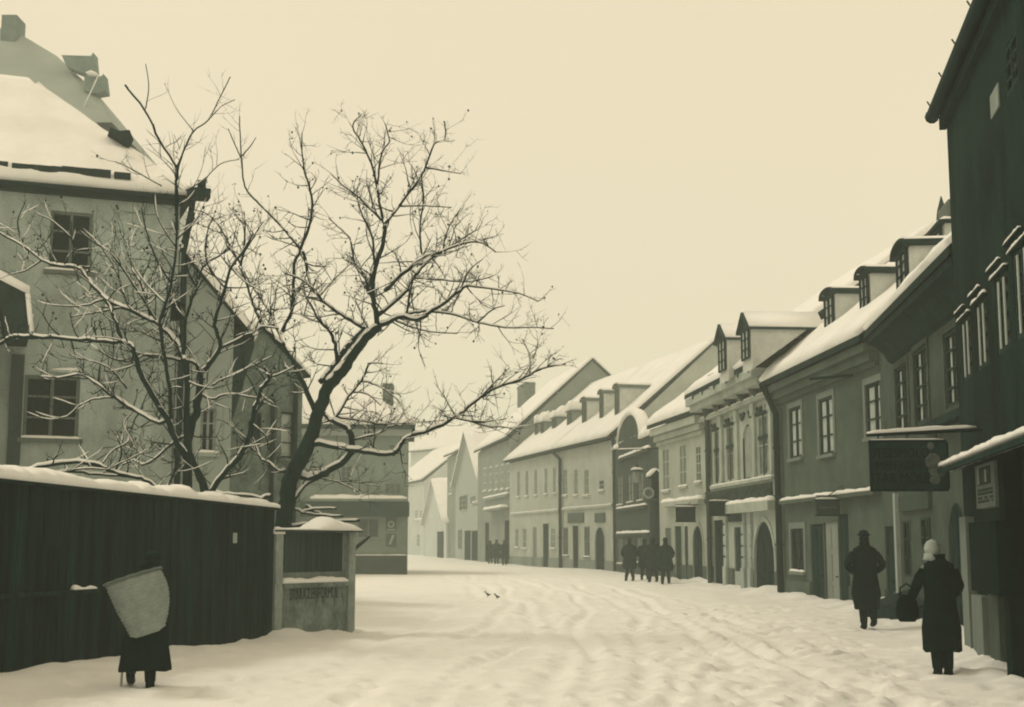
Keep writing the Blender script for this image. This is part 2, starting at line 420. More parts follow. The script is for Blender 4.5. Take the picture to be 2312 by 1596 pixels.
    def pipe(s, pts, w=-.16, r=.055, m=None):
        P = []
        for q in pts:
            ww = q[2] if len(q) > 2 else w; u, z = s.uz(q[0], q[1], ww); P.append((u, ww, z))
        P.append((P[-1][0], P[-1][1], s.g)); mb = MB(); mb.tube(P, r, 8)
        for k in (1, 2, 3):
            z = s.g+(P[-2][2]-s.g)*k/4+.4; mb.tube([(P[-1][0], P[-1][1], z), (P[-1][0], P[-1][1], z+.05)], r*1.35, 8)
        return mb.build('drainpipe', m or PIPE, s.root, True)
    def dormer(s, x0, x1, yt, yb, style='arch', wallm=None, rise=.3, capm=None, panes=(2, 3), snow=.1, curtain=.5, roofsnow=None, pane=None):
        xc = (x0+x1)/2; off = s.th*.7
        # roof plane (top of the snow) : z = ze + m (w+o) + off
        N = (Vector((0, 0, 1))-s.n*s.m); Pp = s.A+s.n*(-s.o)+Vector((0, 0, s.ze+off))
        p = s.loc(s.hit(xc, yb, Pp, N)); w0 = p.y; zb = p.z
        u0, u1, _, zt = s.rect(x0, x1, yt, yb, w0)
        we = w0+(zt-zb)/s.m
        mb = MB(); z00 = zb-.3
        mb.prism([(u0, w0, z00), (u0, w0, zt), (u0, we+.4, zt), (u0, we+.4, zt-.02)], (u1-u0, 0, 0))
        d = mb.build('dormer', wallm, s.root)
        # window on the front
        W = u1-u0; s.opening((u0+W*.14, u1-W*.14, zb+.06, zt-.04), 'window', parent=d, w0=w0-.1, dep=.09, hole=False, sill=False, panes=panes, curtain=curtain, snow=False, fw=.05, frame=capm or IRON, pane=pane)
        rb = MB(); uc = (u0+u1)/2; ex = .09
        if style == 'arch':
            pr = []; n = 10
            for k in range(n+1):
                an = math.pi*k/n; pr.append((uc-(W/2+ex)*math.cos(an), zt+rise*math.sin(an)**.8))
            outer = pr; inner = [(x, z-.05) for x, z in pr[::-1]]
            # front lunette
            rb.prism([(x, w0-.16, z) for x, z in outer+inner], (0, we-w0+.5+rise/s.m, 0))
            rb.prism([(x, w0-.03, z-.03) for x, z in pr], (0, .08, 0))
            top = zt+rise
        elif style == 'gable':
            pts = [(u0-ex, zt-.04), (uc, zt+rise), (u1+ex, zt-.04)]
            rb.prism([(x, w0-.18, z) for x, z in pts+[(x, z-.08) for x, z in pts[::-1]]], (0, we-w0+.3+rise/s.m, 0))
            rb.prism([(u0, w0-.04, zt), (u1, w0-.04, zt), (uc, w0-.04, zt+rise-.06)], (0, .1, 0))
        else:
            rb.box((u0-ex, w0-.15, zt), (u1+ex, we+.5, zt+.08))
        dr = rb.build('dormer_roof', capm or TILE, d)
        q = MB()
        if style == 'arch':
            q.prism([(x*1.0, w0-.1, z+.002) for x, z in [(uc-(W/2)*math.cos(math.pi*k/10), zt+rise*math.sin(math.pi*k/10)**.8) for k in range(1, 10)]]+[(uc-(W/2)*math.cos(math.pi*k/10), w0-.1, zt+snow+(rise)*math.sin(math.pi*k/10)**.8) for k in range(9, 0, -1)], (0, we-w0+.3+rise/s.m, 0)) if snow > .03 else None
        elif style == 'gable':
            for sg in (-1, 1):
                q.prism([(uc+sg*(W/2+ex), w0-.1, zt-.04), (uc, w0-.1, zt+rise), (uc, w0-.1, zt+rise+snow), (uc+sg*(W/2+ex), w0-.1, zt-.04+snow)], (0, we-w0+.2+rise/s.m, 0))
        else:
            q.loaf((uc, w0-.12, zt+.08), (uc, we+.4, zt+.08), W+2*ex, roofsnow or .4, side=(1, 0, 0))
        if q.v: q.build('snow', SNOW, d, True)
        return d
    def chimney(s, x0, x1, yt, w, m, depth=.6, parent=None):
        u0, u1, _, zt = s.rect(x0, x1, yt, yt+40, w); mb = MB()
        zb = s.ze+s.m*(w+s.o)-.3 if w < s.run else s.zr-s.m*(w-s.run)-.5
        mb.box((u0, w, zb), (u1, w+depth, zt)); mb.box((u0-.05, w-.05, zt-.25), (u1+.05, w+depth+.05, zt-.1))
        c = mb.build('chimney', m, s.rf); q = MB(); q.loaf((u0, w+depth/2, zt), (u1, w+depth/2, zt), depth, .12); q.build('snow', SNOW, s.root, True)
        return c

# ---- plaster colours
P_R1 = mat('near_black_plaster', (25, 40, 28), var=.55, scale=.9, streak=2.5, bump=.4)  # very dark plaster with large streaky tone variation
P_R2 = mat('grey_plaster', (72, 78, 57), var=0.26, scale=1.1, bump=.4)
P_H2 = mat('mid_plaster', (78, 84, 61), var=0.22, scale=.9, bump=.4, fine=28)
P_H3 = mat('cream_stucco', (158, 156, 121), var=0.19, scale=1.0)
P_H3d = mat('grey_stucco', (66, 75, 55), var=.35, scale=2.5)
P_H4 = mat('light_plaster', (158, 154, 119), var=0.16, scale=.8)
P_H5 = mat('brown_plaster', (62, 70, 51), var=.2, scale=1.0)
P_H6 = mat('buff_plaster', (168, 163, 127), var=0.14, scale=.6)
P_H6d = mat('shop_front_plaster', (120, 121, 92), var=.15, scale=.8)
P_H8 = mat('slate_plaster', (128, 128, 100), var=.15, scale=.5)
P_FAR = mat('haze_lightened_plaster', (186, 180, 145), var=.1, scale=.4)  # distant walls, base colour lightened to paint in part of the haze
P_L1 = mat('left_house_plaster', (134, 135, 106), k=.9, var=.34, scale=.9, streak=2, bump=.4)
P_L2 = mat('wing_plaster', (128, 129, 101), k=.9, var=.15, scale=.7, bump=.4)
P_L3 = mat('stained_plaster', (92, 98, 74), k=.9, var=.35, scale=2.2, bump=.6, fine=12)
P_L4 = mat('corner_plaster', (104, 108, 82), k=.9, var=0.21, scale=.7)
CHEEK = mat('dormer_plaster', (188, 180, 143), var=.14, scale=2.5)
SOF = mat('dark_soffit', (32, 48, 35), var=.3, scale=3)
FRD = mat('dark_frame', (44, 58, 42), var=.2)
FRG = mat('grey_frame', (92, 96, 72), var=.15)
FRP = mat('pale_frame', (150, 149, 119), var=.1)
BRICK = mat('chimney_brick', (96, 98, 74), var=.25, scale=4)

# ---- far right row ---------------------------------------------------------
h = House('townhouse', 'light house with shop front and arched door, right of the drainpipe in the buff row', H6A, H5A)
H6 = h; FP = mat('haze_faded_pane', (122, 124, 96), var=.15, bump=0); FPD = mat('dim_pane', (78, 86, 65), var=.2, bump=0)  # faint far panes: haze fade painted into the glass colour
for x0, x1 in ((1271, 1281), (1296, 1305), (1319, 1330)):
    h.win(x0, x1, 1058, 1118, pane=FP, frame=P_H6, panes=(2, 3), trim=None, fw=.08)
h.win(1352, 1364, 1082, 1107, pane=FPD, frame=P_H6, panes=(1, 2), fw=.08)
h.win(1272, 1283, 1190, 1254, pane=FPD, frame=P_H6d, panes=(2, 2), fw=.08); h.win(1319, 1332, 1188, 1257, pane=FPD, frame=P_H6d, panes=(2, 2), fw=.08)
h.door(1294, 1307, 1187, trim=P_H6); h.door(1345, 1366, 1190, arch=True, trim=FRP)
h.build_wall(P_H6, 7.35, 6.3, 13.1); h.roof(.4, 13.1, 0.0, .1, seed=1)
h.ledge((1266, 1150), (1382, 1136), .12, .12, P_H6, .06); h.plinth(.55, P_H8)
mb = MB(); u0, u1, z0, z1 = h.rect(1284, 1319, 1158, 1180); mb.box((u0, -.08, z0), (u1, -.003, z1)); sg = mb.build('shop_sign', mat('sign_board', (84, 90, 67), var=.3, scale=8), h.root)
u0, u1, z0, z1 = h.rect(1345, 1367, 1158, 1179); mb = MB(); mb.box((u0, -.08, z0), (u1, -.003, z1)); mb.build('sign_panel', MATS['sign_board'], h.root)
h.pipe([(1247, 1020, -.38), (1264, 1037)], r=.11); h.pipe([(1384, 990, -.3), (1387, 1010)], r=.13)
for x0, x1, yt, yb in ((1315, 1326, 905, 958), (1355, 1364, 888, 947), (1389, 1400, 875, 939)):
    h.dormer(x0, x1, yt, yb, 'arch', CHEEK, .25, pane=FPD, capm=FRG, curtain=0, snow=.1)
H6 = h
h = House('townhouse', 'buff house with a dark doorway and row of snow-capped box dormers, left of the drainpipe', H7A, H6A)
for x0, x1 in ((1167, 1174), (1186, 1193), (1206, 1213), (1229, 1236), (1248, 1255)):
    h.win(x0, x1, 1062+(1167-x0)*.12, 1122+(1167-x0)*.1, pane=FP, frame=P_H6, panes=(2, 2), fw=.1)
h.win(1163, 1171, 1192, 1236, pane=FP, frame=P_H6, fw=.1); h.win(1180, 1189, 1191, 1238, pane=FP, frame=P_H6, fw=.1); h.win(1243, 1254, 1190, 1238, pane=FP, frame=P_H6, fw=.1)
h.door(1226, 1239, 1182); h.door(1203, 1212, 1190, doormat=P_H6d)
h.build_wall(P_H6, 7.35, 6.3, 13.1); h.roof(.4, 13.1, .15, 0.0, seed=2)
h.ledge((1152, 1158), (1262, 1151), .12, .12, P_H6, .06); h.plinth(.6, P_H8)
for x0, x1, yt, yb in ((1209, 1215, 958, 984), (1222, 1229, 955, 981), (1247, 1258, 945, 969), (1281, 1292, 930, 962)):
    h.dormer(x0, x1, yt, yb, 'flat', P_H6d, .3, capm=FRG, curtain=0, roofsnow=.95, pane=FPD)
H8A = Vector((-2.9, 117)); 
h = House('tall_gabled_house', 'tall grey house whose big plain gable rises behind the buff row', H8A, H7A)
for x0 in (1095, 1108, 1121, 1134, 1147):
    h.win(x0-3.5, x0+3.5, 1055-(x0-1095)*.2, 1108-(x0-1095)*.1, pane=FP, frame=P_FAR, fw=.12)
h.door(1139, 1150, 1175); h.door(1095, 1104, 1180)
h.build_wall(P_H8, 9.1, 6.3, 15.1); h.roof(.35, 15.1, .1, .2, seed=3)
h.ledge((1090, 1125), (1150, 1114), .2, .2, P_H8, .15); h.ledge((1090, 1150), (1150, 1143), .7, .15, P_H8, .2, name='awning')
h.chimney(1168, 1185, 868, 6.0, BRICK, 1.0)
# gable-fronted far houses
def gable_house(name, label, A, B, ze, zr, m, back=9):
    h = House(name, label, A, B); uc = h.L*.5; mb = MB(); g = -.3
    mb.prism([(0, 0, g), (h.L, 0, g), (h.L, 0, ze), (uc, 0, zr), (0, 0, ze)], (0, back, 0)); mb.build('wall', m, h.root)
    rb = MB(); q = MB(); o = .35
    for sg, ue in ((-1, 0), (1, h.L)):
        e = ue+sg*.25; dz = (zr-ze)/(h.L/2)*.25
        rb.prism([(e, -o, ze-dz), (uc, -o, zr), (uc, -o, zr+.05), (e, -o, ze-dz+.05)], (0, back+o, 0))
        snow_slope(q, (e, -o-.1, ze-dz+.03), (e, back, ze-dz+.03), (uc, back, zr+.03), (uc, -o-.1, zr+.03), .35, 10, 8, ue)
    r = rb.build('roof', m, h.root); q.build('snow', SNOW, r, True); h.ze = ze; return h
h = gable_house('gabled_house', 'hazy house with steep snowy gable roof turned to the street, beside the tall grey house', (X_at(1028, 134), 134), (X_at(1087, 118), 118), 7.0, 11.6, mat('haze_toned_plaster', (158, 156, 124), var=.08))  # wall colour lightened to paint in the haze at this distance
for (a, b, c, d_) in ((1039, 1055, 1118, 1152), (1064, 1073, 1120, 1138), (1036, 1043, 1195, 1240)):
    u0, u1, z0, z1 = h.rect(a, b, c, d_); h.opening((u0, u1, z0, z1), hole=False, w0=-.12, dep=.1, sill=False, pane=FPD, frame=P_FAR)
for a, b in ((1050, 1063), (1066, 1081)):
    u0, u1, z0, z1 = h.rect(a, b, 1198, 1262); h.opening((u0, u1, -.3, z1), 'door', hole=False, w0=-.1, dep=.1)
h.ledge((1066, 1136), (1086, 1133), .9, .2, P_FAR, .3, name='awning')
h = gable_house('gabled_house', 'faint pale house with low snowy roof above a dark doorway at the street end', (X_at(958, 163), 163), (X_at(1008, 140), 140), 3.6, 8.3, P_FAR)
u0, u1, z0, z1 = h.rect(988, 1002, 1200, 1258); h.opening((u0, u1, -.3, z1), 'door', hole=False, w0=-.1, dep=.1)
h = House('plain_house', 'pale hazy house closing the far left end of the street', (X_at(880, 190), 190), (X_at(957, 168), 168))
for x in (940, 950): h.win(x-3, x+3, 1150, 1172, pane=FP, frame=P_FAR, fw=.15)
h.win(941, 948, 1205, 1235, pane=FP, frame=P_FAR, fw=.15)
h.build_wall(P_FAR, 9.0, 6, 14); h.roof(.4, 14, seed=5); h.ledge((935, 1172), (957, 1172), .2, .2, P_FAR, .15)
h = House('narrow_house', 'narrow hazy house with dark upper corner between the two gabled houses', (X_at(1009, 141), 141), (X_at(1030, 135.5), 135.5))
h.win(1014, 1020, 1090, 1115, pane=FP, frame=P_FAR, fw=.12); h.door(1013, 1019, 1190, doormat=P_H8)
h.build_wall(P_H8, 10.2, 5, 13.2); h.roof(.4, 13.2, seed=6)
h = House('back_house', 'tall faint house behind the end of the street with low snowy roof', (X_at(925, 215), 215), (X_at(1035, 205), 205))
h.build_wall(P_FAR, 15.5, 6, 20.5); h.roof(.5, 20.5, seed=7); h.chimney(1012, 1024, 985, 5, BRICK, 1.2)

# ---- dark curved gable house (H5) -----------------------------------------
h = House('baroque_house', 'dark house with round-topped gable heaped with snow, behind the group of walkers', H5A, H5B)
for x0, x1, a, b in ((1394, 1406, 1076, 1140), (1417, 1430, 1071, 1134), (1440, 1452, 1068, 1130)):
    h.win(x0, x1, a, b, pane=GLASSH, frame=FRG, fw=.07)
h.win(1395, 1406, 1216, 1272, pane=GLASSH, frame=FRG); h.door(1412, 1424, 1216, doormat=FRG); h.win(1438, 1452, 1214, 1270, pane=GLASSH, frame=FRG)
h.build_wall(P_H5, 6.75, 5.0, 9.3, gl=True)
u0, u1, _, zt = h.rect(1396, 1446, 938, 1000); mb = MB()
uc = (u0+u1)/2; a = (u1-u0)/2; pts = [(0.02, 6.752)]+[(uc-a*math.cos(math.pi*k/16), 6.95+(zt-6.95)*math.sin(math.pi*k/16)) for k in range(17)]+[(h.L-.02, 6.752)]

for k in range(16):
    (xa, za), (xb, zb) = pts[k+1], pts[k+2]; mb.prism([(xa, -.02, 6.2), (xb, -.02, 6.2), (xb, -.02, zb), (xa, -.02, za)], (0, .45, 0))
mb.box((0.02, .0, 6.7), (pts[1][0], .4, 6.752)); mb.box((pts[17][0], .0, 6.7), (h.L-.02, .4, 6.752)); gb = mb.build('gable', P_H5, h.root)
q = MB(); arc = [(uc-a*math.cos(math.pi*k/16), 6.98+(zt-6.95)*math.sin(math.pi*k/16)) for k in range(17)]
rs_ = []
for k, (x, z) in enumerate(arc):
    e = .12+.28*math.sin(math.pi*k/16)
    rs_.append([(x, -.12, z), (x, -.1, z+e*.7), (x, .2, z+e), (x, .5, z+e*.7), (x, .5, z)])
q.rings(rs_)
q.loaf((arc[-1][0]-.1, .25, 6.75), (h.L, .25, 6.75), .9, .5, seed=4); q.loaf((0, .25, 6.75), (arc[0][0]+.1, .25, 6.75), .8, .3, seed=4)
q.build('snow', SNOW, gb, True)
h.roof(.0, 9.3, 0, 0, seed=8)
h.ledge((1390, 1148), (1455, 1141), .15, .15, P_H5, .1); h.ledge((1390, 1207), (1462, 1200), .2, .12, P_H5, .12)
mb = MB(); u0, u1, z0, z1 = h.rect(1395, 1440, 1000, 1010)
h.ledge((1394, 1034), (1462, 1013), .2, .15, P_H5, .14)

# ---- H4 -----------------------------------------------------------------
h = House('cornice_house', 'light house with deep plain cornice, two small attic holes and round-arched doorway', H4A, H3A)
FH4 = mat('soft_pane', (120, 121, 93), var=.2, bump=0)
h.win(1496, 1512, 1010, 1108, pane=FH4, frame=P_H4, fw=.1, panes=(2, 3)); h.win(1534, 1551, 1000, 1098, pane=FH4, frame=P_H4, fw=.1, panes=(2, 3)); h.win(1571, 1583, 1004, 1088, pane=GLASSH, frame=P_H4, fw=.08, panes=(2, 4))
for x, y in ((1507, 997), (1532, 986)):
    u0, u1, z0, z1 = h.rect(x-5, x+5, y-6, y+6); mb = MB(); uc = (u0+u1)/2; zc = (z0+z1)/2
    mb.tube([(uc, -.02, zc), (uc, .05, zc)], (z1-z0)*.55, 12); mb.build('attic_hole', FRD, h.root)
h.door(1526, 1541, 1188, doormat=FRD, trim=P_H4, tw=.1); h.door(1546, 1554, 1188, doormat=FRD); h.door(1566, 1588, 1187, arch=True, trim=P_H4); h.door(1503, 1516, 1192, doormat=FRG)
h.build_wall(P_H4, 6.45, 5.5, 10.6, gl=True); h.roof(.45, 10.6, .25, 0, seed=9, snow=.3)
for k, (pz, th_) in enumerate(((6.43, .3), (6.1, .22), (5.85, .15))):
    pr = (.38, .22, .1)[k]; mb = MB(); mb.box((0, -pr, pz-th_), (h.L, -.002, pz)); mb.build('cornice', P_H4, h.root)
h.ledge((1490, 1138), (1588, 1122), .3, .18, P_H4, .14); h.plinth(.7, P_H2)
H4 = h
# ---- H3 ornate ------------------------------------------------------------
h = House('ornate_house', 'richly stuccoed pale house with carved heads under the cornice and two pointed dormers', H3A, H2A)
for a in ((1612, 1624, 972, 1092), (1640, 1657, 962, 1086), (1712, 1737, 936, 1073)):
    wn = h.win(*a, pane=mat('curtained_pane', (112, 114, 88), var=.35, scale=3, bump=0), frame=P_H3, fw=.06, panes=(2, 2), sill=False, dep=.22)
    u0, u1, z0, z1 = h.rect(*a); m_ = MB(); zc = z0+(z1-z0)*.63; m_.box((u0, -.015, zc-.06), (u1, .004, zc+.06)); m_.box(((u0+u1)/2-.05, -.012, z0), ((u0+u1)/2+.05, .002, z1)); m_.box((u0-.05, -.08, z1), (u1+.05, -.003, z1+.12)); m_.build('transom', FRD, wn)
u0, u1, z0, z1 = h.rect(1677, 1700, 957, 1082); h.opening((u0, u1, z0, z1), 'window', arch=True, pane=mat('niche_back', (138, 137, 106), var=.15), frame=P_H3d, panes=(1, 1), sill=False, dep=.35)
h.door(1612, 1637, 1174, dep=.4, trim=None); h.door(1658, 1678, 1190, 1290, dep=.4, doormat=FRD); h.door(1704, 1750, 1177, arch=True, dep=.7, trim=P_H3, tw=.16, doormat=mat('gate_black', (18, 36, 26), var=.3))
h.build_wall(P_H3, 7.0, 5.5, 11.5); h.roof(.75, 11.5, 0, 0, seed=10, snow=.22)
# cornice
mb = MB(); mb.box((0, -.72, 6.72), (h.L, -.003, 6.995)); mb.box((.0, -.55, 6.5), (h.L, -.003, 6.715)); mb.build('cornice', P_H3, h.root)
z_t = h.uz(1655, 915, -.2)[1]
mb = MB(); mb.box((0, -.22, z_t-.14), (h.L, -.003, z_t)); bn = mb.build('moulding', P_H3, h.root); q = MB(); q.loaf((0, -.1, z_t), (h.L, -.1, z_t), .2, .07); q.build('snow', SNOW, bn, True)
for px in (1590, 1612, 1640, 1668, 1696, 1722, 1744):
    u, _ = h.uz(px, 900, -.3); u = min(max(u, .3), h.L-.3); mb = MB()
    rr = [(.14, -.12, z_t+.02), (.22, -.24, z_t+.25), (.27, -.38, z_t+.5), (.2, -.46, z_t+.62)]
    rg = [[(u+r*math.cos(2*math.pi*k/8), c+r*.8*math.sin(2*math.pi*k/8), z) for k in range(8)] for r, c, z in rr]; mb.rings(rg)
    hr = [[(u+.2*math.sin(math.pi*j/6)*math.cos(2*math.pi*k/8), -.58+.2*math.sin(math.pi*j/6)*math.sin(2*math.pi*k/8), z_t+.72-.2*math.cos(math.pi*j/6)) for k in range(8)] for j in range(0, 7)]; mb.rings(hr, cap=False)
    mb.prism([(u-.3, -.02, z_t+.1), (u-.12, -.3, z_t+.3), (u-.3, -.26, z_t+.45)], (.02, 0, 0)); mb.prism([(u+.3, -.02, z_t+.1), (u+.12, -.3, z_t+.3), (u+.3, -.26, z_t+.45)], (.02, 0, 0))
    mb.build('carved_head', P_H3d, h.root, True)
for px in (1603, 1632, 1667, 1706, 1744):
    u, _ = h.uz(px, 1000); z0 = h.uz(px, 1085+(1660-px)*.1)[1]; mb = MB(); u = min(max(u, .3), h.L-.25)
    mb.box((u-.16, -.09, z0), (u+.16, -.003, z_t-.2)); mb.box((u-.22, -.13, z_t-.55), (u+.22, -.004, z_t-.15)); mb.box((u-.21, -.12, z0), (u+.21, -.004, z0+.2)); mb.build('pilaster', P_H3, h.root)
zl = h.ledge((1602, 1100), (1745, 1071), .16, .1, P_H3, .05, name='string_course')
zl2 = h.ledge((1602, 1147), (1745, 1125), .3, .3, P_H3, .14, name='snowy_cornice')
mb = MB()
n = 26
for k in range(n):
    u = .5+(h.L-1.0)*k/(n-1); a = .04+.03*random.random()
    mb.tube([(u, -.05, zl2+.1), (u, -.08, zl2+.25), (u, -.05, zl2+.45), (u, -.07, zl-.18)], [.05, .11, .06, .09], 6)
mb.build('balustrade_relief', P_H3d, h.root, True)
for k in range(9):
    u = .6+(h.L-1.2)*k/8; mb = MB()
    mb.tube([(u-.25, -.04, z_t-.35), (u, -.07, z_t-.55), (u+.25, -.04, z_t-.35)], .06, 5)
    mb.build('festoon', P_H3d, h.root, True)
for px, s1 in ((1606, 1), (1642, 0), (1683, 1), (1698, 1)):   # rusticated posts of the shop front
    u, _ = h.uz(px, 1230); mb = MB(); u = max(u, .3)
    for j in range(6):
        mb.box((u-.2, -.1, .75+j*.38), (u+.2, -.003, .75+j*.38+.31)); mb.box((u-.17, -.05, .75+j*.38+.31), (u+.17, -.004, .75+j*.38+.38))
    mb.box((u-.22, -.14, h.g), (u+.22, -.004, .748)); mb.build('rusticated_post', FRP if s1 else P_H3, h.root)
u0, u1, z0, z1 = h.rect(1650, 1682, 1161, 1178); mb = MB(); mb.box((u0, -.12, z0), (u1, -.003, z1)); mb.build('fascia_board', FRD, h.root)
h.plinth(.7, P_H2)
h.pipe([(1586, 905, -.5), (1596, 945, -.15)], w=-.15, r=.09, m=P_H5)
for a in ((1624, 1644, 765, 843), (1676, 1698, 741, 817)):
    h.dormer(*a, style='gable', wallm=CHEEK, rise=.5, capm=FRD, panes=(2, 3), snow=.05, curtain=.6)
mb = MB()
q0 = h.uz(1575, 873, -.72)
mb.tube([(0, -.35, 7.55), (h.L*.55, -.35, 7.55)], .1, 8); mb.tube([(h.L*.8, .1, 8.0), (h.L-.1, .1, 8.0)], .12, 8); mb.build('snow_guard_rail', TILE, h.root)
H3 = h
# ---- H2 -------------------------------------------------------------------
h = House('plaster_house', 'mid-grey plastered house with a snowy string course and white-curtained windows', H2A, R2A)
for a in ((1784, 1811, 918, 1034), (1851, 1883, 896, 1026), (1956, 1997, 862, 985)):
    h.win(*a, pane=GLASS, frame=FRD, panes=(2, 3), curtain=.62, trim=P_R2 if 0 else mat('window_trim', (112, 114, 88), var=.1), tw=.16, sill=True, snow=False, dep=.2, fw=.07)
h.win(1788, 1817, 1193, 1290, pane=GLASS, frame=FRD, panes=(2, 3), trim=MATS['window_trim'], tw=.18, dep=.22)
h.door(1831, 1860, 1183, dep=.4); h.door(1894, 1917, 1160, dep=.4)
h.door(1862, 1893, 1179, dep=.12, doormat=mat('pale_door', (128, 127, 98), var=.12, streak=5), trim=None)
h.build_wall(P_H2, 6.35, 3.7, 9.94); h.roof(.45, 9.94, .05, .0, seed=11, snow=.22)
for k in range(3):
    pr = (.36, .24, .1)[k]; zz = (6.33, 6.12, 5.9)[k]; t_ = (.2, .21, .12)[k]; mb = MB(); mb.box((0, -pr, zz-t_), (h.L, -.003, zz)); mb.build('cornice', P_H2, h.root)
h.ledge((1758, 1131), (1970, 1107), .22, .1, P_H2, .1, name='string_course'); h.plinth(.5, P_H2)
h.pipe([(1722, 870, -.5), (1752, 935, -.15)], w=-.15, r=.1, m=IRON)
mb = MB(); mb.tube([(h.uz(1890, 858, -.5)[0], -.1, 5.75), (h.uz(1890, 858, -.5)[0], -1.2, 5.65)], .04, 6); mb.build('iron_bracket', IRON, h.root)
for a in ((1863, 1889, 667, 743), (1944, 1968, 620, 704)):
    h.dormer(*a, style='arch', wallm=CHEEK, rise=.22, capm=TILE, snow=.05, curtain=.55)
H2 = h
# ---- R2 -------------------------------------------------------------------
h = House('corner_house', 'grey house with deep dark eaves and tall upstairs windows behind the hanging board', R2A, R2B)
for a in ((2024, 2052, 822, 975), (2066, 2097, 782, 956), (2135, 2168, 742, 916)):
    h.win(*a, pane=GLASS, frame=FRD, panes=(2, 4), curtain=.3, trim=P_R2, sill=False, dep=.25, fw=.07, tw=.12)
h.door(1990, 2019, 1188, dep=.5); h.win(2040, 2057, 1175, 1302, pane=GLASS, frame=FRD, sill=False, dep=.3); h.win(2079, 2103, 1168, 1235, pane=GLASS, frame=FRD, dep=.3, sill=False)
h.door(2142, 2183, 1135, arch=True, dep=.7)
h.build_wall(P_R2, 6.15, 3.7, 9.8); h.roof(.6, 9.8, -1.9, .1, seed=12, snow=.2)
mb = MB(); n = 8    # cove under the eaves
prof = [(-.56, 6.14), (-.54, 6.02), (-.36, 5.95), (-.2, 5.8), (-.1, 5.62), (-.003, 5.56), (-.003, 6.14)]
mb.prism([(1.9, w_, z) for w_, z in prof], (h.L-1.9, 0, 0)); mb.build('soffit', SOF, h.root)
h.ledge((2063, 976), (2176, 902), .25, .14, SOF, .0, name='string_course')
u, _ = h.uz(2032, 1230); mb = MB(); mb.box((u-.12, -.1, h.g), (u+.12, -.003, h.uz(2032, 1113)[1])); mb.build('pilaster', FRP, h.root)
u0, u1, z0, z1 = h.rect(2037, 2105, 1115, 1152); mb = MB(); mb.box((u0, -.08, z0), (u1, -.003, z1)); mb.build('sign_panel', P_H5, h.root)
h.plinth(.5, P_R2)
for a in ((2028, 2057, 566, 654),):
    h.dormer(*a, style='arch', wallm=CHEEK, rise=.22, capm=TILE, snow=.05, curtain=.55)
h.dormer(2102, 2136, 520, 596, style='flat', wallm=CHEEK, capm=IRON, curtain=.6, roofsnow=.12)
R2 = h
# roof spirelet behind
u, z = h.uz(2127, 500, 2.2); mb = MB(); z1 = h.uz(2124, 443, 2.2)[1]
rr = [[(u+r*math.cos(2*math.pi*k/6), 2.2+r*math.sin(2*math.pi*k/6), zz) for k in range(6)] for r, zz in ((.2, z-.6), (.16, z), (.12, z+.3), (.01, z1))]
mb.rings(rr); mb.build('roof_finial', FRD, h.rf); mb = MB(); mb.box((u+.5, 2.0, z-1.2), (u+1.8, 2.7, z+.15)); mb.build('chimney', BRICK, h.rf)

# ---- R1 dark near building ------------------------------------------------
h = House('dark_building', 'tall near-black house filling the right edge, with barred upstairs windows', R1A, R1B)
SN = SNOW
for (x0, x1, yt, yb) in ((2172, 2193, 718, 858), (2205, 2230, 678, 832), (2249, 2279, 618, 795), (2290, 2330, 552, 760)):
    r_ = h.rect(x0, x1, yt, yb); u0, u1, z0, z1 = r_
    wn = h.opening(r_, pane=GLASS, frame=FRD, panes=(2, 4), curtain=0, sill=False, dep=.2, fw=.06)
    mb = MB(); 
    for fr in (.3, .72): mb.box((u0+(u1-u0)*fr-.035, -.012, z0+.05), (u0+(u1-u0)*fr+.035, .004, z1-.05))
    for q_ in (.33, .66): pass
    mb.build('sky_glint_bar', CURT_GLINT, wn)  # pale strips painting in sky reflected on the mullions and panes
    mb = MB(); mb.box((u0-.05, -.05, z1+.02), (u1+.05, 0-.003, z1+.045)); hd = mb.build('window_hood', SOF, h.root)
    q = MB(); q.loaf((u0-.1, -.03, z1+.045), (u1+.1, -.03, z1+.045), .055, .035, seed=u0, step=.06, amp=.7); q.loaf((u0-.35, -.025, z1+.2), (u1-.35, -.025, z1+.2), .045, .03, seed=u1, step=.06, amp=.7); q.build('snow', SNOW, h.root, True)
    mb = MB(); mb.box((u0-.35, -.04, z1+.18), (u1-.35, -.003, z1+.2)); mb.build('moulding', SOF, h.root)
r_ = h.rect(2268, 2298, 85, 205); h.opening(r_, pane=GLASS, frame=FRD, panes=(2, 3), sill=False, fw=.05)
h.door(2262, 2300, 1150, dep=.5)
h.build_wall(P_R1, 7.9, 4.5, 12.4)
h.roof(.12, 12.4, .08, .1, seed=14, snow=.1)
mb = MB(); mb.tube([(-.12, -.19, 7.93), (h.L, -.19, 7.93)], .095, 10); mb.tube([(-.13, -.19, 7.93), (-.10, -.19, 7.93)], .105, 10); mb.build('gutter', IRON, h.root, True)
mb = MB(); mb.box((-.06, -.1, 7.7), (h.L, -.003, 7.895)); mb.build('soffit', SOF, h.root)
for k in range(4):
    mb = MB(); mb.tube([(.1+k*1.3, -.24, 8.03), (.1+k*1.3, -.28, 8.1)], .012, 5); mb.build('snow_hook', IRON, h.root)
u0, u1, z0, z1 = h.rect(2239, 2258, 200, 256); mb = MB(); mb.box((u0, -.02, z0), (u1, -.003, z1)); mb.build('pale_shutter', PALETRIM, h.root)
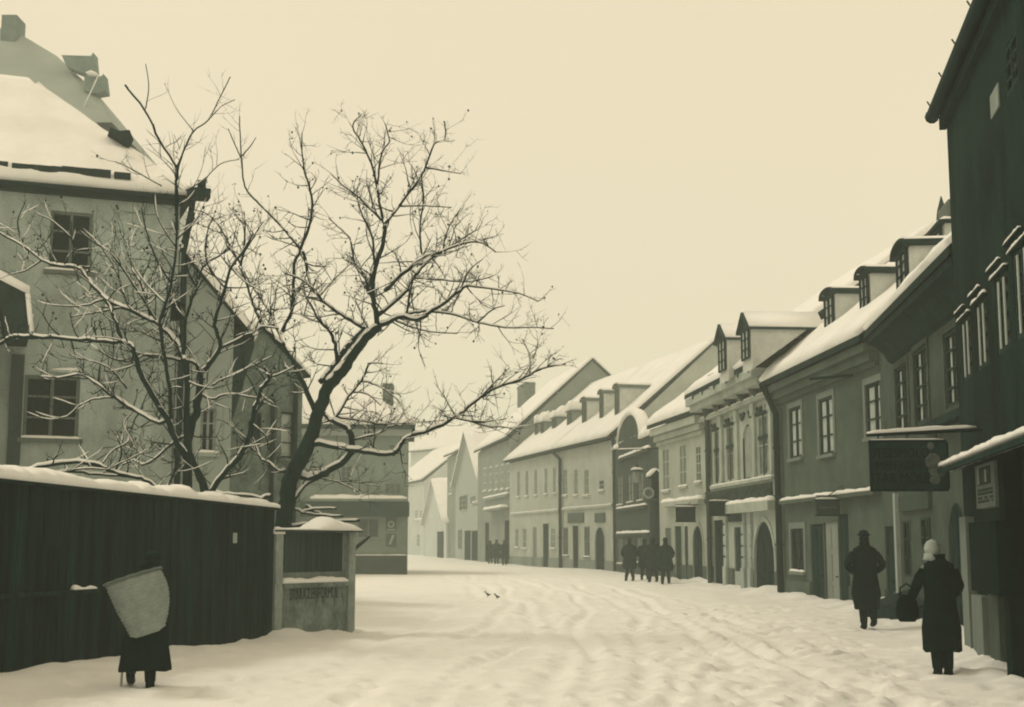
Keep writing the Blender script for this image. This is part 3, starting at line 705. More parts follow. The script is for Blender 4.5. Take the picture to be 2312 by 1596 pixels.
# snowy lean-to canopy over the shop
ua, za = h.uz(2176, 1052, -.3); ub, zb = h.uz(2312, 975, -.55); zc = (za+zb)/2
mb = MB(); mb.prism([(-.15, -.6, zc-.1), (-.15, -.6, zc-.04), (-.15, -.003, zc+.16), (-.15, -.003, zc+.08)], (h.L*.7, 0, 0)); cp = mb.build('canopy', SOF, h.root)
q = MB(); q.loaf((-.2, -.42, zc+.0), (h.L*.65, -.42, zc+.0), .36, .075, seed=3, amp=.5); q.build('snow', SNOW, cp, True)
# shop front panels
def panel(x0, x1, yt, yb, w0, w1, m, name, parent=None, toground=False):
    u0, u1, z0, z1 = h.rect(x0, x1, yt, yb, w0); mb = MB()
    mb.box((u0, w0, h.g if toground else z0), (u1, w1, z1)); return mb.build(name, m, parent or h.root)
WP = mat('grey_post', (112, 114, 88), var=.15, scale=4, streak=6)
WP2 = mat('dim_post', (74, 80, 58), var=.2, scale=4, streak=6)
panel(2172, 2186, 1166, 1480, -.12, -.003, WP, 'door_post', toground=True)
panel(2190, 2252, 1177, 1338, -.34, -.13, mat('black_shutter', (4, 25, 16), var=.3), 'shutter_box')
panel(2196, 2219, 1345, 1490, -.10, -.003, WP, 'panel', toground=True)
panel(2234, 2256, 1345, 1495, -.10, -.003, WP2, 'panel', toground=True)
panel(2262, 2275, 1030, 1500, -.2, -.003, mat('black_shutter', (8, 30, 21)), 'dark_post', toground=True)
pn = panel(2203, 2246, 1046, 1146, -.12, -.003, mat('poster_paper', (112, 114, 90), var=.12, scale=5), 'notice_board')
mb = MB(); u0, u1, z0, z1 = h.rect(2203, 2246, 1046, 1146, -.12); W_ = u1-u0; Hh = z1-z0
mb.box((u0+W_*.12, -.126, z0+Hh*.52), (u0+W_*.82, -.121, z0+Hh*.93)); mb.build('poster_picture', mat('poster_dark', (58, 68, 49), var=.4, scale=9), pn)
mb = MB(); mb.box((u0+W_*.16, -.133, z0+Hh*.55), (u0+W_*.24, -.127, z0+Hh*.92)); mb.box((u0+W_*.55, -.133, z0+Hh*.58), (u0+W_*.63, -.127, z0+Hh*.86)); mb.build('poster_figure', FRP, pn)
mb = MB()
for j, zf in enumerate((.40, .32, .22, .14)):
    for k in range(9):
        if random.random() < .85: mb.box((u0+W_*(.1+.09*k), -.124, z0+Hh*zf-.012), (u0+W_*(.1+.09*k+.07), -.121, z0+Hh*zf+.02))
mb.build('poster_print', MATS['poster_dark'], pn)
R1 = h

# ================================================================ signs
def text_mesh(txt, size, name, m, parent, M, extr=.004, sx=1.0):
    c = bpy.data.curves.new(name, 'FONT'); c.body = txt; c.size = size; c.extrude = extr; c.align_x = 'CENTER'; c.align_y = 'CENTER'; c.resolution_u = 3
    t = bpy.data.objects.new(name, c); S.collection.objects.link(t); bpy.context.view_layer.update()
    me = bpy.data.meshes.new_from_object(t.evaluated_get(bpy.context.evaluated_depsgraph_get()))
    bpy.data.objects.remove(t); me.transform(M@Matrix.Diagonal((sx, 1, 1, 1))); me.materials.clear(); me.materials.append(m)
    o = bpy.data.objects.new(name, me); S.collection.objects.link(o); o.parent = parent; return o
FRONT = Matrix.Rotation(math.pi/2, 4, 'X')
def perp_sign(h, x0, x1, yt, yb, label, m, txt=None, tm=None, snow=True, back=.0, name='hanging_sign'):
    u, _ = h.uz(x1, (yt+yb)/2, -.12)
    P = h.A+h.d*u
    def hitp(px, py): return h.loc(h.hit(px, py, P, h.d))
    a = hitp(x0, (yt+yb)/2); zt = hitp((x0+x1)/2, yt).z; zb = hitp((x0+x1)/2, yb).z; wo = a.y
    ang = math.atan2(h.n.y, h.n.x)
    c = h.A+h.d*u+h.n*((wo-.12)/2); W_ = abs(wo)-.12; Hh = zt-zb
    e = empty(name, Vector((c.x, c.y, zb)), ang, label, 'sign', 'projecting shop signs')
    mb = MB(); mb.box((-W_/2, -.03, 0), (W_/2, .03, Hh)); mb.build('board', m, e)
    mb = MB(); f = .035; mb.box((-W_/2-f, -.04, -f), (W_/2+f, .04, 0-.001)); mb.box((-W_/2-f, -.04, Hh+.001), (W_/2+f, .04, Hh+f)); mb.build('frame', IRON, e)
    mb = MB(); mb.tube([(-W_/2, 0, Hh+.12), (W_/2+.12, 0, Hh+.12)], .018, 6); mb.tube([(W_/2-.3, 0, Hh+.12), (W_/2+.12, 0, Hh+.4)], .012, 6)
    for x in (-W_*.35, W_*.35): mb.tube([(x, 0, Hh), (x, 0, Hh+.12)], .01, 5)
    mb.build('bracket', IRON, e)
    if snow: q = MB(); q.loaf((-W_/2, 0, Hh+f), (W_/2, 0, Hh+f), .09, .05); q.build('snow', SNOW, e, True)
    if txt:
        for k, t in enumerate(txt):
            sz = Hh/len(txt)*.62
            text_mesh(t, sz, 'lettering', tm, e, Matrix.Translation((0, -.034, Hh*(1-(k+.5)/len(txt))))@FRONT, sx=min(1.4, W_*.85/(max(1, len(t))*sz*.62)))
    return e
DB = mat('dark_board', (22, 42, 30), var=.4, scale=4)
DL = mat('dim_letter', (64, 72, 52), var=.2)
perp_sign(H4, 1526, 1570, 1146, 1177, 'blank dark signboard projecting from the light cornice house', DB)
perp_sign(H3, 1602, 1648, 1133, 1163, 'dark signboard projecting over the ornate house shop door', DB)
perp_sign(H2, 1843, 1896, 1130, 1162, 'small framed sign reading NAKAVAL projecting above the pale shop door', mat('grey_board', (52, 64, 46), var=.2), ['', 'NAKAVAL', ''], mat('pale_letter', (104, 106, 80)))
# the big hanging board
D_ = 18.0; pL = at(1968, 990, D_); pR = at(2128, 980, D_); zb = at(2050, 1104, D_).z; cx = (pL.x+pR.x)/2; W_ = pR.x-pL.x; zt = pL.z-.05
e = empty('hanging_board', (cx, D_, zb), R(-6), 'large dark painted board hanging from a snow-topped pole above the woman', 'sign', 'projecting shop signs'); Hh = zt-zb
mb = MB(); mb.box((-W_/2, -.025, 0), (W_/2+.02, .025, Hh)); mb.build('board', mat('painted_board', (30, 48, 34), var=.35, scale=5), e)
mb = MB(); f = .03; mb.box((-W_/2-f, -.035, -f), (W_/2+f, .035, -.001)); mb.box((-W_/2-f, -.035, 0), (-W_/2-.001, .035, Hh)); mb.box((W_/2+.021, -.035, 0), (W_/2+.05, .035, Hh)); mb.box((-W_/2-f, -.035, Hh+.001), (W_/2+f, .035, Hh+.03)); mb.build('frame', WOODD, e)
dkl = mat('ink_letter', (6, 26, 18), var=.1)
for k, (t, s_) in enumerate((('UTEZSMOLO', .17), ('MEBERGER', .16), ('STAR MOLE', .19))):
    text_mesh(t, s_, 'lettering', dkl, e, Matrix.Translation((-.12, -.03, Hh*(.76-.27*k)))@FRONT, sx=.78)
mb = MB()     # pale painted figure on the board
for (x, z, rx, rz_) in ((.29, .56, .045, .05), (.31, .36, .10, .11), (.37, .24, .12, .1), (.33, .12, .07, .06)):
    mb.prism([(x+rx*math.cos(2*math.pi*k/10), -.029, z+rz_*math.sin(2*math.pi*k/10)) for k in range(10)], (0, .003, 0))
mb.build('painted_figure', mat('figure_paint', (86, 90, 68), var=.35, scale=12), e)
pE = at(2232, 975, 17.9)
mb = MB(); a_ = Vector((-W_/2-.05, 0, Hh+.1)); b_ = Vector((pE.x-cx+.1, 0, Hh+.17)); mb.tube([a_, b_], .025, 8); mb.tube([b_, b_+Vector((0, 0, -.15))], .03, 6)
for x in (-W_*.4, 0, W_*.4): mb.tube([(x, 0, Hh), (x, 0, Hh+.12)], .01, 5)
mb.build('pole', IRON, e)
q = MB(); q.loaf(a_+Vector((0, 0, .015)), b_+Vector((-.25, 0, .015)), .06, .05, amp=.3); q.loaf((-W_/2, 0, Hh+.03), (W_/2, 0, Hh+.03), .06, .02); q.build('snow', SNOW, e, True)
# projecting column with dial beside the walkers
Yc = 60.5; cxx = X_at(1480, Yc); e = empty('street_column', (cxx, Yc, 0), 0, 'tall dark column with a snow-rimmed dial beside the group of walkers', 'column')
mb = MB(); rr = [[(r*math.cos(2*math.pi*k/12), r*math.sin(2*math.pi*k/12), z) for k in range(12)] for r, z in ((.34, -.3), (.34, .3), (.27, .35), (.25, 3.3), (.33, 3.38), (.33, 3.5))]; mb.rings(rr); mb.build('shaft', P_H5 if 0 else mat('column_iron', (46, 58, 43), var=.2), e, True)
mb = MB(); mb.box((-.14, -.14, 3.5), (.3, .25, 4.35)); mb.prism([(-.3, -.3, 4.35), (.42, -.3, 4.35), (.06, -.3, 4.75)], (0, .6, 0)); mb.build('hood', IRON, e)
q = MB(); q.loaf((-.35, 0, 4.45), (.45, 0, 4.6), .6, .3); q.build('snow', SNOW, e, True)
mb = MB(); n = 18; zc = EYE+(HOR-1114)/3129*Yc; xc = X_at(1465, Yc)-cxx
rg = []
for k in range(n+1):
    an = 2*math.pi*k/n; c = Vector((xc+.2*math.cos(an), -.3, zc+.2*math.sin(an))); d = (c-Vector((xc, -.3, zc))).normalized()
    rg.append([c+d*.05*math.cos(2*math.pi*j/6)+Vector((0, 1, 0))*.05*math.sin(2*math.pi*j/6) for j in range(6)])
mb.rings(rg, cap=False); mb.build('dial_ring', FRP, e, True)
mb = MB(); mb.tube([(xc, -.28, zc), (xc, -.24, zc)], .16, 14); mb.build('dial', FRG, e)
mb = MB()
for k in range(6):
    c = Vector((xc+.35+.17*k, -.25, zc+.0)); mb.tube([c+Vector((.09*math.cos(2*math.pi*j/10), 0, .09*math.sin(2*math.pi*j/10))) for j in range(11)], .016, 5)
mb.tube([(xc+.2, -.25, zc+.13), (xc+1.35, -.25, zc+.13)], .02, 5); mb.tube([(xc+.2, -.25, zc-.13), (xc+1.3, -.25, zc-.13)], .02, 5); mb.build('scroll_bracket', IRON, e)
# hanging lantern on the dark gabled house
Yc = 63; cx = X_at(1440, Yc); zc = EYE+(HOR-1090)/3129*Yc; e = empty('street_lantern', (cx, Yc, zc), 0, 'hanging glass lantern with snow on its lid, in front of the round-gabled house', 'lantern')
mb = MB(); rr = [[(r*math.cos(math.pi*k/3), r*math.sin(math.pi*k/3), z) for k in range(6)] for r, z in ((.12, 0), (.2, .5))]; mb.rings(rr); mb.build('lantern_glass', mat('lantern_glass', (130, 130, 102)), e)
mb = MB(); rr = [[(r*math.cos(math.pi*k/3), r*math.sin(math.pi*k/3), z) for k in range(6)] for r, z in ((.3, .5), (.28, .55), (.08, .75), (.06, .85))]; mb.rings(rr); mb.tube([(0, 0, .8), (0, 0, 1.5)], .012, 4); mb.tube([(-.9, 0, 1.5), (3.2, 0, 1.62)], .02, 5); mb.build('lid', IRON, e)
q = MB(); q.loaf((-.26, 0, .58), (.26, 0, .58), .45, .12); q.loaf((-.9, 0, 1.51), (.4, 0, 1.55), .07, .06); q.build('snow', SNOW, e, True)

# ================================================================ LEFT HOUSES
# L1
A1 = (X_at(-420, 28.6), 28.6); B1 = (-.2475*31.2, 31.2)
h = House('tall_pale_house', 'tall pale plastered house with snowy hipped roof behind the left fence', A1, B1)
h.win(53, 179, 848, 990, pane=GLASS, frame=FRG, panes=(2, 3), dep=.25, fw=.075, trim=None)
h.win(112, 208, 478, 612, pane=GLASS, frame=FRG, panes=(2, 3), dep=.2, fw=.07)
zE = 9.45
h.build_wall(P_L1, zE, 4.3, zE, gl=False, gr=False)
# hipped roof
o = .24; Lr = h.L; wr = 4.6; ur_, zr = h.uz(70, 186, wr); zr -= .3
mb = MB(); e0 = (-.3, -o, zE); e1 = (Lr+o, -o, zE); e2 = (Lr+o, 2*wr+o, zE); e3 = (-.3, 2*wr+o, zE); r0 = (-.3, wr, zr); r1 = (ur_, wr, zr)
def up(p, t): return (p[0], p[1], p[2]+t)
for t in (0, .09):
    mb.face([up(e0, t), up(e1, t), up(r1, t), up(r0, t)]); mb.face([up(e1, t), up(e2, t), up(r1, t)]); mb.face([up(e2, t), up(e3, t), up(r0, t), up(r1, t)])
mb.face([e0, e1, up(e1, .09), up(e0, .09)]); mb.face([e1, e2, up(e2, .09), up(e1, .09)])
rf = mb.build('roof', TILE, h.root)
q = MB(); snow_slope(q, up(e0, .1), (e1[0]-.05, e1[1]+.06, zE+.1), up(r1, .17), up(r0, .17), .26, 60, 26, 3, amp=.3)
snow_slope(q, (e1[0]-.05, e1[1]+.06, zE+.1), (e2[0]-.05, e2[1]-.05, zE+.17), up(r1, .175), up(r1, .17), .26, 20, 16, 3, amp=.3)
q.build('snow', SNOW, rf, True)
mb = MB(); mb.box((-.2, -.12, zE-.1), (Lr+.12, -.003, zE-.003)); mb.build('soffit', SOF, h.root)
mb = MB(); mb.tube([(-.2, -.3, zE+.03), (Lr+.25, -.3, zE+.03)], .055, 8); mb.tube([(Lr+.25, -.3, zE+.05), (Lr+.2, -.25, zE-.4), (Lr+.12, -.1, zE-.9), (Lr+.12, -.1, h.g)], .07, 8)
mb.build('gutter', IRON, h.root, True)
mb = MB()   # dark bare patches of eave tiles showing through
u = -.2
while u < h.uz(290, 385, -.3)[0]:
    wd = .12+.3*random.random(); hh = .03+.07*random.random()
    mb.box((u, -.24, zE+.36), (u+wd, .0, zE+.36+hh+.1)); u += wd-.02+(.0 if random.random() < .8 else .1)
mb.build('eave_tiles', TILE, h.root)
mb = MB(); u0, u1, z0, z1 = h.rect(248, 302, 291, 322, 1.0); mb.prism([(u0, 1.0, z0+.35), (u1-.1, 1.0, z0-.1), (u1, 1.0, z0+.1), (u1-.1, 1.0, z1), (u0+.2, 1.0, z1-.05)], (0, 1.2, 0)); mb.build('roof_hatch', TILE, rf)
mb = MB(); mb.box((Lr+.1, -.72, zE-.02), (Lr+.58, -.3, zE+.2)); mb.tube([(Lr+.4, -.5, zE+.2), (Lr+.4, -.5, zE+.42)], .1, 7); hp = mb.build('rain_hopper', IRON, h.root); q = MB(); q.loaf((Lr+.05, -.5, zE+.2), (Lr+.3, -.5, zE+.2), .35, .08); q.build('snow', SNOW, h.root, True)
# window hood and shutter
u0, u1, z0, z1 = h.rect(118, 185, 828, 842, -.1); mb = MB(); mb.box((u0, -.15, z0), (u1, -.003, z0+.05)); hd = mb.build('window_hood', P_L1, h.root); q = MB(); q.loaf((u0, -.08, z0+.05), (u1, -.08, z0+.05), .14, .07); q.build('snow', SNOW, hd, True)
u0, u1, z0, z1 = h.rect(20, 50, 800, 1050, -.06); mb = MB(); mb.box((u0, -.09, z0), (u1, -.003, z1)); mb.build('shutter', mat('dull_shutter', (54, 64, 47), var=.2, streak=4), h.root)
# projecting bay at the left edge
u0, u1, z0, z1 = h.rect(-160, 66, 660, 900, -1.6); mb = MB(); zb_ = h.uz(30, 700, -1.6)[1]
mb.box((u0, -1.6, h.g), (u1-.9, -.003, z1-1.0)); mb.build('porch_wall', P_L2 if 0 else P_L1, h.root)
pk = h.uz(-40, 612, -1.8); ed = h.uz(62, 664, -1.8); e2_ = h.uz(72, 758, -1.8)
mb = MB(); prof = [(pk[0]-1.2, pk[1]-.2), (pk[0], pk[1]), (ed[0], ed[1]), (e2_[0]-.05, e2_[1]), (e2_[0]-.5, e2_[1]), (ed[0]-.5, ed[1]-.3), (pk[0]-1.2, ed[1]-.3)]
mb.prism([(x, -1.85, z) for x, z in prof], (0, 1.84, 0)); pr_ = mb.build('porch_roof', SOF, h.root)
q = MB(); rs_ = []
for k in range(9):
    t = k/8; x = pk[0]-1.2+(ed[0]+.04-pk[0]+1.2)*t; zz = (pk[1]-.2+.2*min(1, (x-pk[0]+1.2)/1.2)) if x < pk[0] else pk[1]+(ed[1]-pk[1])*(x-pk[0])/(ed[0]-pk[0])
    rs_.append([(x, -1.95, zz), (x, -1.93, zz+.24*(1-.3*t)), (x, -1, zz+.32*(1-.3*t)), (x, 0-.01, zz+.24), (x, -.01, zz)])
q.rings(rs_); q.loaf((e2_[0]-.25, -1.2, (ed[1]+e2_[1])/2), (e2_[0]+.02, -1.2, (ed[1]+e2_[1])/2), 1.2, .1)
q.tube([(ed[0], -1.9, ed[1]), (ed[0]+.06, -1.9, (ed[1]+e2_[1])/2), (e2_[0], -1.9, e2_[1])], .05, 6); q.build('snow', SNOW, pr_, True)
# L2 wing
Y2 = 31.35; A2 = (-.2475*31.2+.02, 31.22); B2 = (-.205*31.6, 31.6)
h = House('house_wing', 'pale lean-to wing with one window and steep snow-edged roof, right of the tall pale house', A2, B2)
h.win(452, 487, 922, 1022, pane=mat('wing_pane', (76, 82, 61), var=.3, scale=4, bump=0), frame=PALETRIM, panes=(2, 3), dep=.2, fw=.06, trim=P_L2)
zl_ = 6.3; zh_ = h.uz(432, 568)[1]; rb = 6.0
mb = MB(); h.ze = zl_
# front wall with hole under sloping head
h.build_wall(P_L2, zl_, rb/2, zl_, gl=False, gr=False)
ex, ez = h.uz(577, 765, -.3); zs_ = zh_+(ez-zh_)*h.L/ex-.01; mb = MB(); mb.prism([(0, 0.0, zl_+.001), (h.L, 0.0, zl_+.001), (h.L, 0, zs_), (0, 0.0, zh_)], (0, rb, 0)); mb.build('gable', P_L2, h.root)
mb = MB(); mb.prism([(-.0, -.1, zh_), (ex, -.1, ez), (ex, -.1, ez+.06), (-.0, -.1, zh_+.07)], (0, rb+.5, 0)); rf = mb.build('roof', TILE, h.root)
q = MB(); snow_slope(q, (ex, -.16, ez+.06), (ex, rb, ez+.06), (0, rb, zh_+.08), (0, -.16, zh_+.08), .2, 24, 24, 9); q.build('snow', SNOW, rf, True)
mb = MB(); mb.prism([(h.L+.003, 0, zl_-.1), (ex, -.1, ez-.02), (ex, -.1, ez-.15), (h.L+.003, 0, zl_-2.0)], (0, rb, 0)); mb.build('eave_shade_wedge', SOF, h.root)  # dark wedge standing in for the shade under the overhanging eave
# L3 stained house
Y3 = 38.0; A3 = (X_at(498, 37.0), 37.0); B3 = (X_at(676, 39.0), 39.0)
h = House('stained_house', 'narrow stained grey house with a bright curtained window, between pale wing and street corner house', A3, B3)
h.win(632, 662, 930, 1034, pane=GLASSH, frame=FRD, panes=(1, 3), curtain=.8, trim=P_L3, dep=.2, sill=True, snow=False)
h.win(566, 590, 930, 1020, pane=GLASS, frame=FRD, panes=(2, 3), sill=False)
ze3 = h.uz(666, 842)[1]; h.build_wall(P_L3, ze3, 2.2, ze3, gl=False, gr=False)
zt3 = h.uz(594, 745)[1]; ut = h.uz(594, 745)[0]
mb = MB(); mb.prism([(0, .0, ze3+.001), (h.L, 0, ze3+.001), (ut, 0, zt3), (0, 0, zt3)], (0, 4.4, 0)); mb.build('gable', P_L3, h.root)
mb = MB(); mb.prism([(ut-.02, -.1, zt3), (h.L+.2, -.1, ze3-.1), (h.L+.2, -.1, ze3-.04), (ut-.02, -.1, zt3+.06)], (0, 5, 0)); mb.prism([(-.1, -.1, zt3), (ut-.022, -.1, zt3), (ut-.022, -.1, zt3+.06), (-.1, -.1, zt3+.06)], (0, 5, 0)); rf = mb.build('roof', TILE, h.root)
q = MB(); q.loaf((ut, .1, zt3+.05), (h.L+.2, .1, ze3-.05), .5, .17); q.loaf((-.1, .1, zt3+.05), (ut, .1, zt3+.05), .5, .18); q.build('snow', SNOW, rf, True)
h.pipe([(668, 862), (668, 900)], w=-.12, r=.07); h.pipe([(617, 900), (617, 940)], w=-.1, r=.06)
# L4 corner house
A4 = (X_at(560, 69.4), 69.4); B4 = (X_at(919, 70.0), 70.0)
h = House('street_corner_house', 'grey flat-fronted house with dark shop awning and two posters at the bend of the street', A4, B4)
h.win(807, 856, 1170, 1214, pane=GLASSH, frame=P_L4, panes=(2, 1), snow=False); h.win(770, 792, 1052, 1088, pane=GLASSH, frame=P_L4, snow=False); h.win(700, 722, 1052, 1088, pane=GLASSH, frame=P_L4, snow=False)
h.win(868, 906, 1090, 1116, pane=mat('walled_up', (92, 97, 73), bump=0), frame=P_L4, panes=(3, 1), snow=False)
h.build_wall(P_L4, 7.3, 4.2, 7.3, gl=False, gr=False); 
h.zr = 11.0; h.o = .4; h.m = (11.0-7.3)/7.4
mb = MB(); mb.prism([(-.3, -.4, 7.3), (h.L+.35, -.4, 7.3), (h.L+.35, 8.7, 7.3), (-.3, 8.7, 7.3)], (0, 0, .22)); rf = mb.build('roof', TILE, h.root); h.rf = rf
q = MB(); P0 = (-.3, -.35, 7.53); P1 = (h.L+.3, -.35, 7.53); P2 = (h.L-3.6, 4.2, 10.3); P3 = (-.3, 4.2, 10.3)
snow_slope(q, P0, P1, P2, P3, .22, 30, 14, 2); snow_slope(q, P1, (h.L+.3, 8.7, 7.53), P2, P2, .22, 20, 10, 2); q.build('snow', SNOW, rf, True)
h.chimney(864, 888, 866, 3.4, BRICK, .8)
mb = MB(); mb.box((0, -.3, 6.95), (h.L+.2, -.003, 7.295)); mb.build('cornice', P_H8, h.root)
zA = h.ledge((700, 1125), (919, 1127), .7, .12, P_L4, .2, name='awning_top'); zB = h.uz(800, 1166, -.6)[1]
mb = MB(); mb.box((2.5, -.66, zB), (h.L+.1, -.003, zA-.13)); mb.build('awning_board', mat('awning_paint', (44, 58, 42), var=.15), h.root)
h.plinth(h.uz(880, 1254, -.15)[1], P_H5, .15); zp = h.uz(880, 1254, -.15)[1]; q = MB(); q.loaf((3, -.08, zp), (h.L, -.08, zp), .14, .05); q.build('snow', SNOW, h.root, True)
for yt, yb, nm in ((1168, 1199, 1), (1205, 1234, 2)):
    u0, u1, z0, z1 = h.rect(871, 895, yt, yb, -.03); mb = MB(); mb.box((u0, -.04, z0), (u1, -.003, z1)); ps = mb.build('poster', FRG if 0 else mat('poster_grey', (84, 90, 68), var=.1), h.root)
    mb = MB(); 
    if nm == 1:
        c = ((u0+u1)/2, (z0+z1)/2); n = 16
        for k in range(n):
            a0, a1 = 2*math.pi*k/n, 2*math.pi*(k+1)/n
            mb.face([(c[0]+r*math.cos(a), -.044, c[1]+r*math.sin(a)) for r, a in ((.17, a0), (.17, a1), (.1, a1), (.1, a0))])
        mb.box((u0+.06, -.045, z0+.04), (u1-.06, -.041, z0+.1))
    else:
        mb.prism([(u0+.15, -.045, z0+.1), (u0+.27, -.045, z0+.12), (u1-.1, -.045, z1-.06), (u1-.22, -.045, z1-.05)], (0, .004, 0))
    mb.build('poster_mark', FRP, ps)
mb = MB(); mb.box((h.L+.003, .02, -.3), (h.L+.03, 8.38, 7.29)); mb.build('side_wall_shade', P_H5, h.root)  # added dark sheet, colours the turned-away side as if in shade
# L0 big grey roof far behind
Y0 = 72.0
h = House('great_roofed_hall', 'huge hazy grey steep-roofed building with two dormers, rising behind the snowy hipped roof', (X_at(-500, Y0), Y0), (X_at(232, Y0), Y0), cat='building')
zE0 = at(240, 282, Y0).z; GR = mat('slate_grey', (150, 149, 118), var=.08, scale=.4, bump=.3); h.build_wall(P_FAR, zE0-1, 8, zE0-1, gl=False, gr=False)
def lp(px, py, w): u_, z_ = h.uz(px, py, w); return Vector((u_, w, z_))
# front slope with a right-hand hip : bellcast outline
pts = [(252, 276, -.8), (222, 212, 1.0), (214, 160, 2.2), (150, 150, 3.0), (142, 128, 3.6), (60, 112, 4.5), (-300, 60, 7.0)]
low = [(226, 284, -1.0), (160, 284, -1.0), (80, 284, -1.0), (20, 284, -1.0), (-60, 284, -1.0), (-150, 284, -1.0), (-400, 284, -1)]
eaveL = lp(-400, 282, -.8); eaveR = lp(252, 276, -.8); ridL = lp(-400, 20, 7.0); ridR = lp(28, 66, 7.0)
mid = lp(214, 205, 2.2); mid2 = lp(128, 126, 4.4)
mb = MB(); mb.face([eaveL, eaveR, mid, mid2, ridR, ridL])
bE = Vector((eaveR.x, 16.8, eaveR.z)); mb.face([eaveR, bE, ridR, mid2, mid]); mb.face([eaveL, ridL, ridR, bE]); rf = mb.build('roof', GR, h.root)
def gdorm(pp, w):
    m_ = MB(); m_.prism([lp(x, y, w) for x, y in pp], (0, .9, 0)); d_ = m_.build('dormer', mat('dormer_slate', (112, 118, 92), var=.2, scale=1.5), rf)
gdorm([(139, 124), (206, 126), (210, 118), (214, 162), (190, 166), (150, 150)], 2.2); gdorm([(190, 170), (229, 172), (233, 166), (238, 206), (215, 210), (190, 205)], 1.2)
q = MB(); q.loaf(lp(197, 168, .9), lp(222, 171, .9), .8, .16); q.build('snow', SNOW, rf, True)
mb = MB(); a = lp(4, 33, 5.5); b = lp(36, 70, 5.5); mb.box((a.x, 5.5, b.z-2), (b.x, 7, a.z)); mb.build('chimney', mat('far_chimney', (104, 110, 86), var=.2), rf)
q = MB(); q.loaf(lp(186, 250, .2), lp(222, 172, .9), .15, .1); q.build('snow', SNOW, rf, True)

# ================================================================ FENCE
fa = Vector((FENCE_A.x, FENCE_A.y, 0)); fb = Vector((FENCE_B.x, FENCE_B.y, 0)); fd = (fb-fa); FL = fd.length; fd.normalize()
e = empty('board_fence', fa, math.atan2(fd.y, fd.x), 'long dark plank fence with a thick snow cap along the left side', 'fence')
FW = mat('fence_planks', (12, 33, 22), var=.75, scale=3.5, streak=14, fine=22, bump=.5)
mb = MB(); x = 0
def ftop(x): t = x/FL; return 2.40-.27*t
while x < FL-.02:
    wd = min(.15+.05*random.random(), FL-x); j = random.uniform(-.022, .0); tp = ftop(x)+random.uniform(-.015, .01)
    mb.box((x+.004, j, -.3), (x+wd-.004, j+.028, tp)); x += wd
mb.build('planks', FW, e); mb = MB(); mb.prism([(0, .031, -.3), (FL, .031, -.3), (FL, .031, ftop(FL)-.03), (0, .031, ftop(0)-.03)], (0, .008, 0)); mb.build('backing_boards', FW, e)
mb = MB()
for z in (.55, 1.9): mb.box((0, .045, z), (FL, .11, z+.1))
mb.build('rail', WOODD, e)
for k in range(6):
    mb = MB(); mb.box((k*FL/5.01, .115, -.3), (k*FL/5.01+.12, .23, ftop(k*FL/5.01)-.05)); mb.build('post', WOODD, e)
mb = MB(); mb.prism([(0, -.09, ftop(0)), (FL+.03, -.09, ftop(FL)), (FL+.03, -.09, ftop(FL)+.035), (0, -.09, ftop(0)+.035)], (0, .45, 0)); mb.build('coping_board', WOODD, e)
q = MB()
rs_ = []; n = 170
for k in range(n+1):
    x = FL*k/n; z = ftop(x)+.035
    base = .15+.10*max(0, 1-x/FL*1.2); lump = .09*noise.noise(Vector((x*1.3, 0, 5)))+.07*noise.noise(Vector((x*4, 0, 9)))+.03*noise.noise(Vector((x*11, 0, 2)))+(.09 if .9 < (x-FL*.66) < 2.1 else 0)*0
    hh = max(.07, base*.75+lump)*(.55+.45*min(1, (FL+.05-x)/.3)); wf = .1+.02*noise.noise(Vector((x*3, 2, 2)))
    rs_.append([(x, -wf-.02, z), (x, -wf-.01, z+hh*.6), (x, -wf+.07, z+hh*.95), (x, .1, z+hh*1.12), (x, .25, z+hh*1.15), (x, .37, z+hh*.8), (x, .4, z)])
q.rings(rs_); q.build('snow', SNOW, e, True)
def fl(px, py):   # local point on the fence front
    N = Vector((-fd.y, fd.x, 0)); r = ray(px, py); t = (fa-O).dot(N)/r.dot(N); p = O+r*t-fa; return p.dot(fd), p.z
x0, z0 = fl(523, 1226); x1, z1 = fl(533, 1203); mb = MB(); mb.box((x0, -.022, z0), (x1, -.014, z1)); pn = mb.build('paper_note', FRP, e)
x0, z0 = fl(150, 1332); x1, _ = fl(212, 1332); mb = MB(); mb.box((x0-1.5, -.08, z0-.05), (x1, -.014, z0)); mb.build('ledge_board', WOODD, e)
q = MB(); q.loaf((x0+.05, -.05, z0), (x1-.05, -.05, z0), .07, .035, amp=1.2, step=.04); q.build('snow', SNOW, e, True)

# ================================================================ KIOSK WALL
ka = Vector((KA.x, KA.y, 0)); kb = Vector((KB.x, KB.y, 0)); h = House('plastered_wall', 'low stained plaster wall with dark boarded upper panel, faded lettering and a heap of snow on top', (KA.x, KA.y), (KB.x, KB.y), cat='wall')
zt = h.uz(700, 1197)[1]; zl = h.uz(705, 1309)[1]
KP = mat('stained_wall_plaster', (98, 102, 78), k=.9, var=.42, scale=2.6, streak=1.6, bump=.8, fine=16)
KPil = mat('pillar_plaster', (126, 127, 100), k=.9, var=.3, scale=3, streak=2, bump=.6, fine=16)
mb = MB(); pw = .17
mb.box((pw, .0, -.3), (h.L-pw, .38, zl-.05)); mb.build('lower_wall', KP, h.root)
mb = MB(); mb.box((0, -.05, -.3), (pw-.003, .43, zt-.03)); mb.build('pillar', KPil, h.root)
mb = MB(); mb.box((h.L-pw+.003, -.05, -.3), (h.L, .43, zt-.03)); mb.build('pillar', KPil, h.root)
mb = MB(); x = pw+.004
while x < h.L-pw-.03:
    wd = min(.13, h.L-pw-x-.004); mb.box((x+.003, .08+random.uniform(-.01, .01), zl-.049), (x+wd-.003, .12, zt-.035)); x += wd
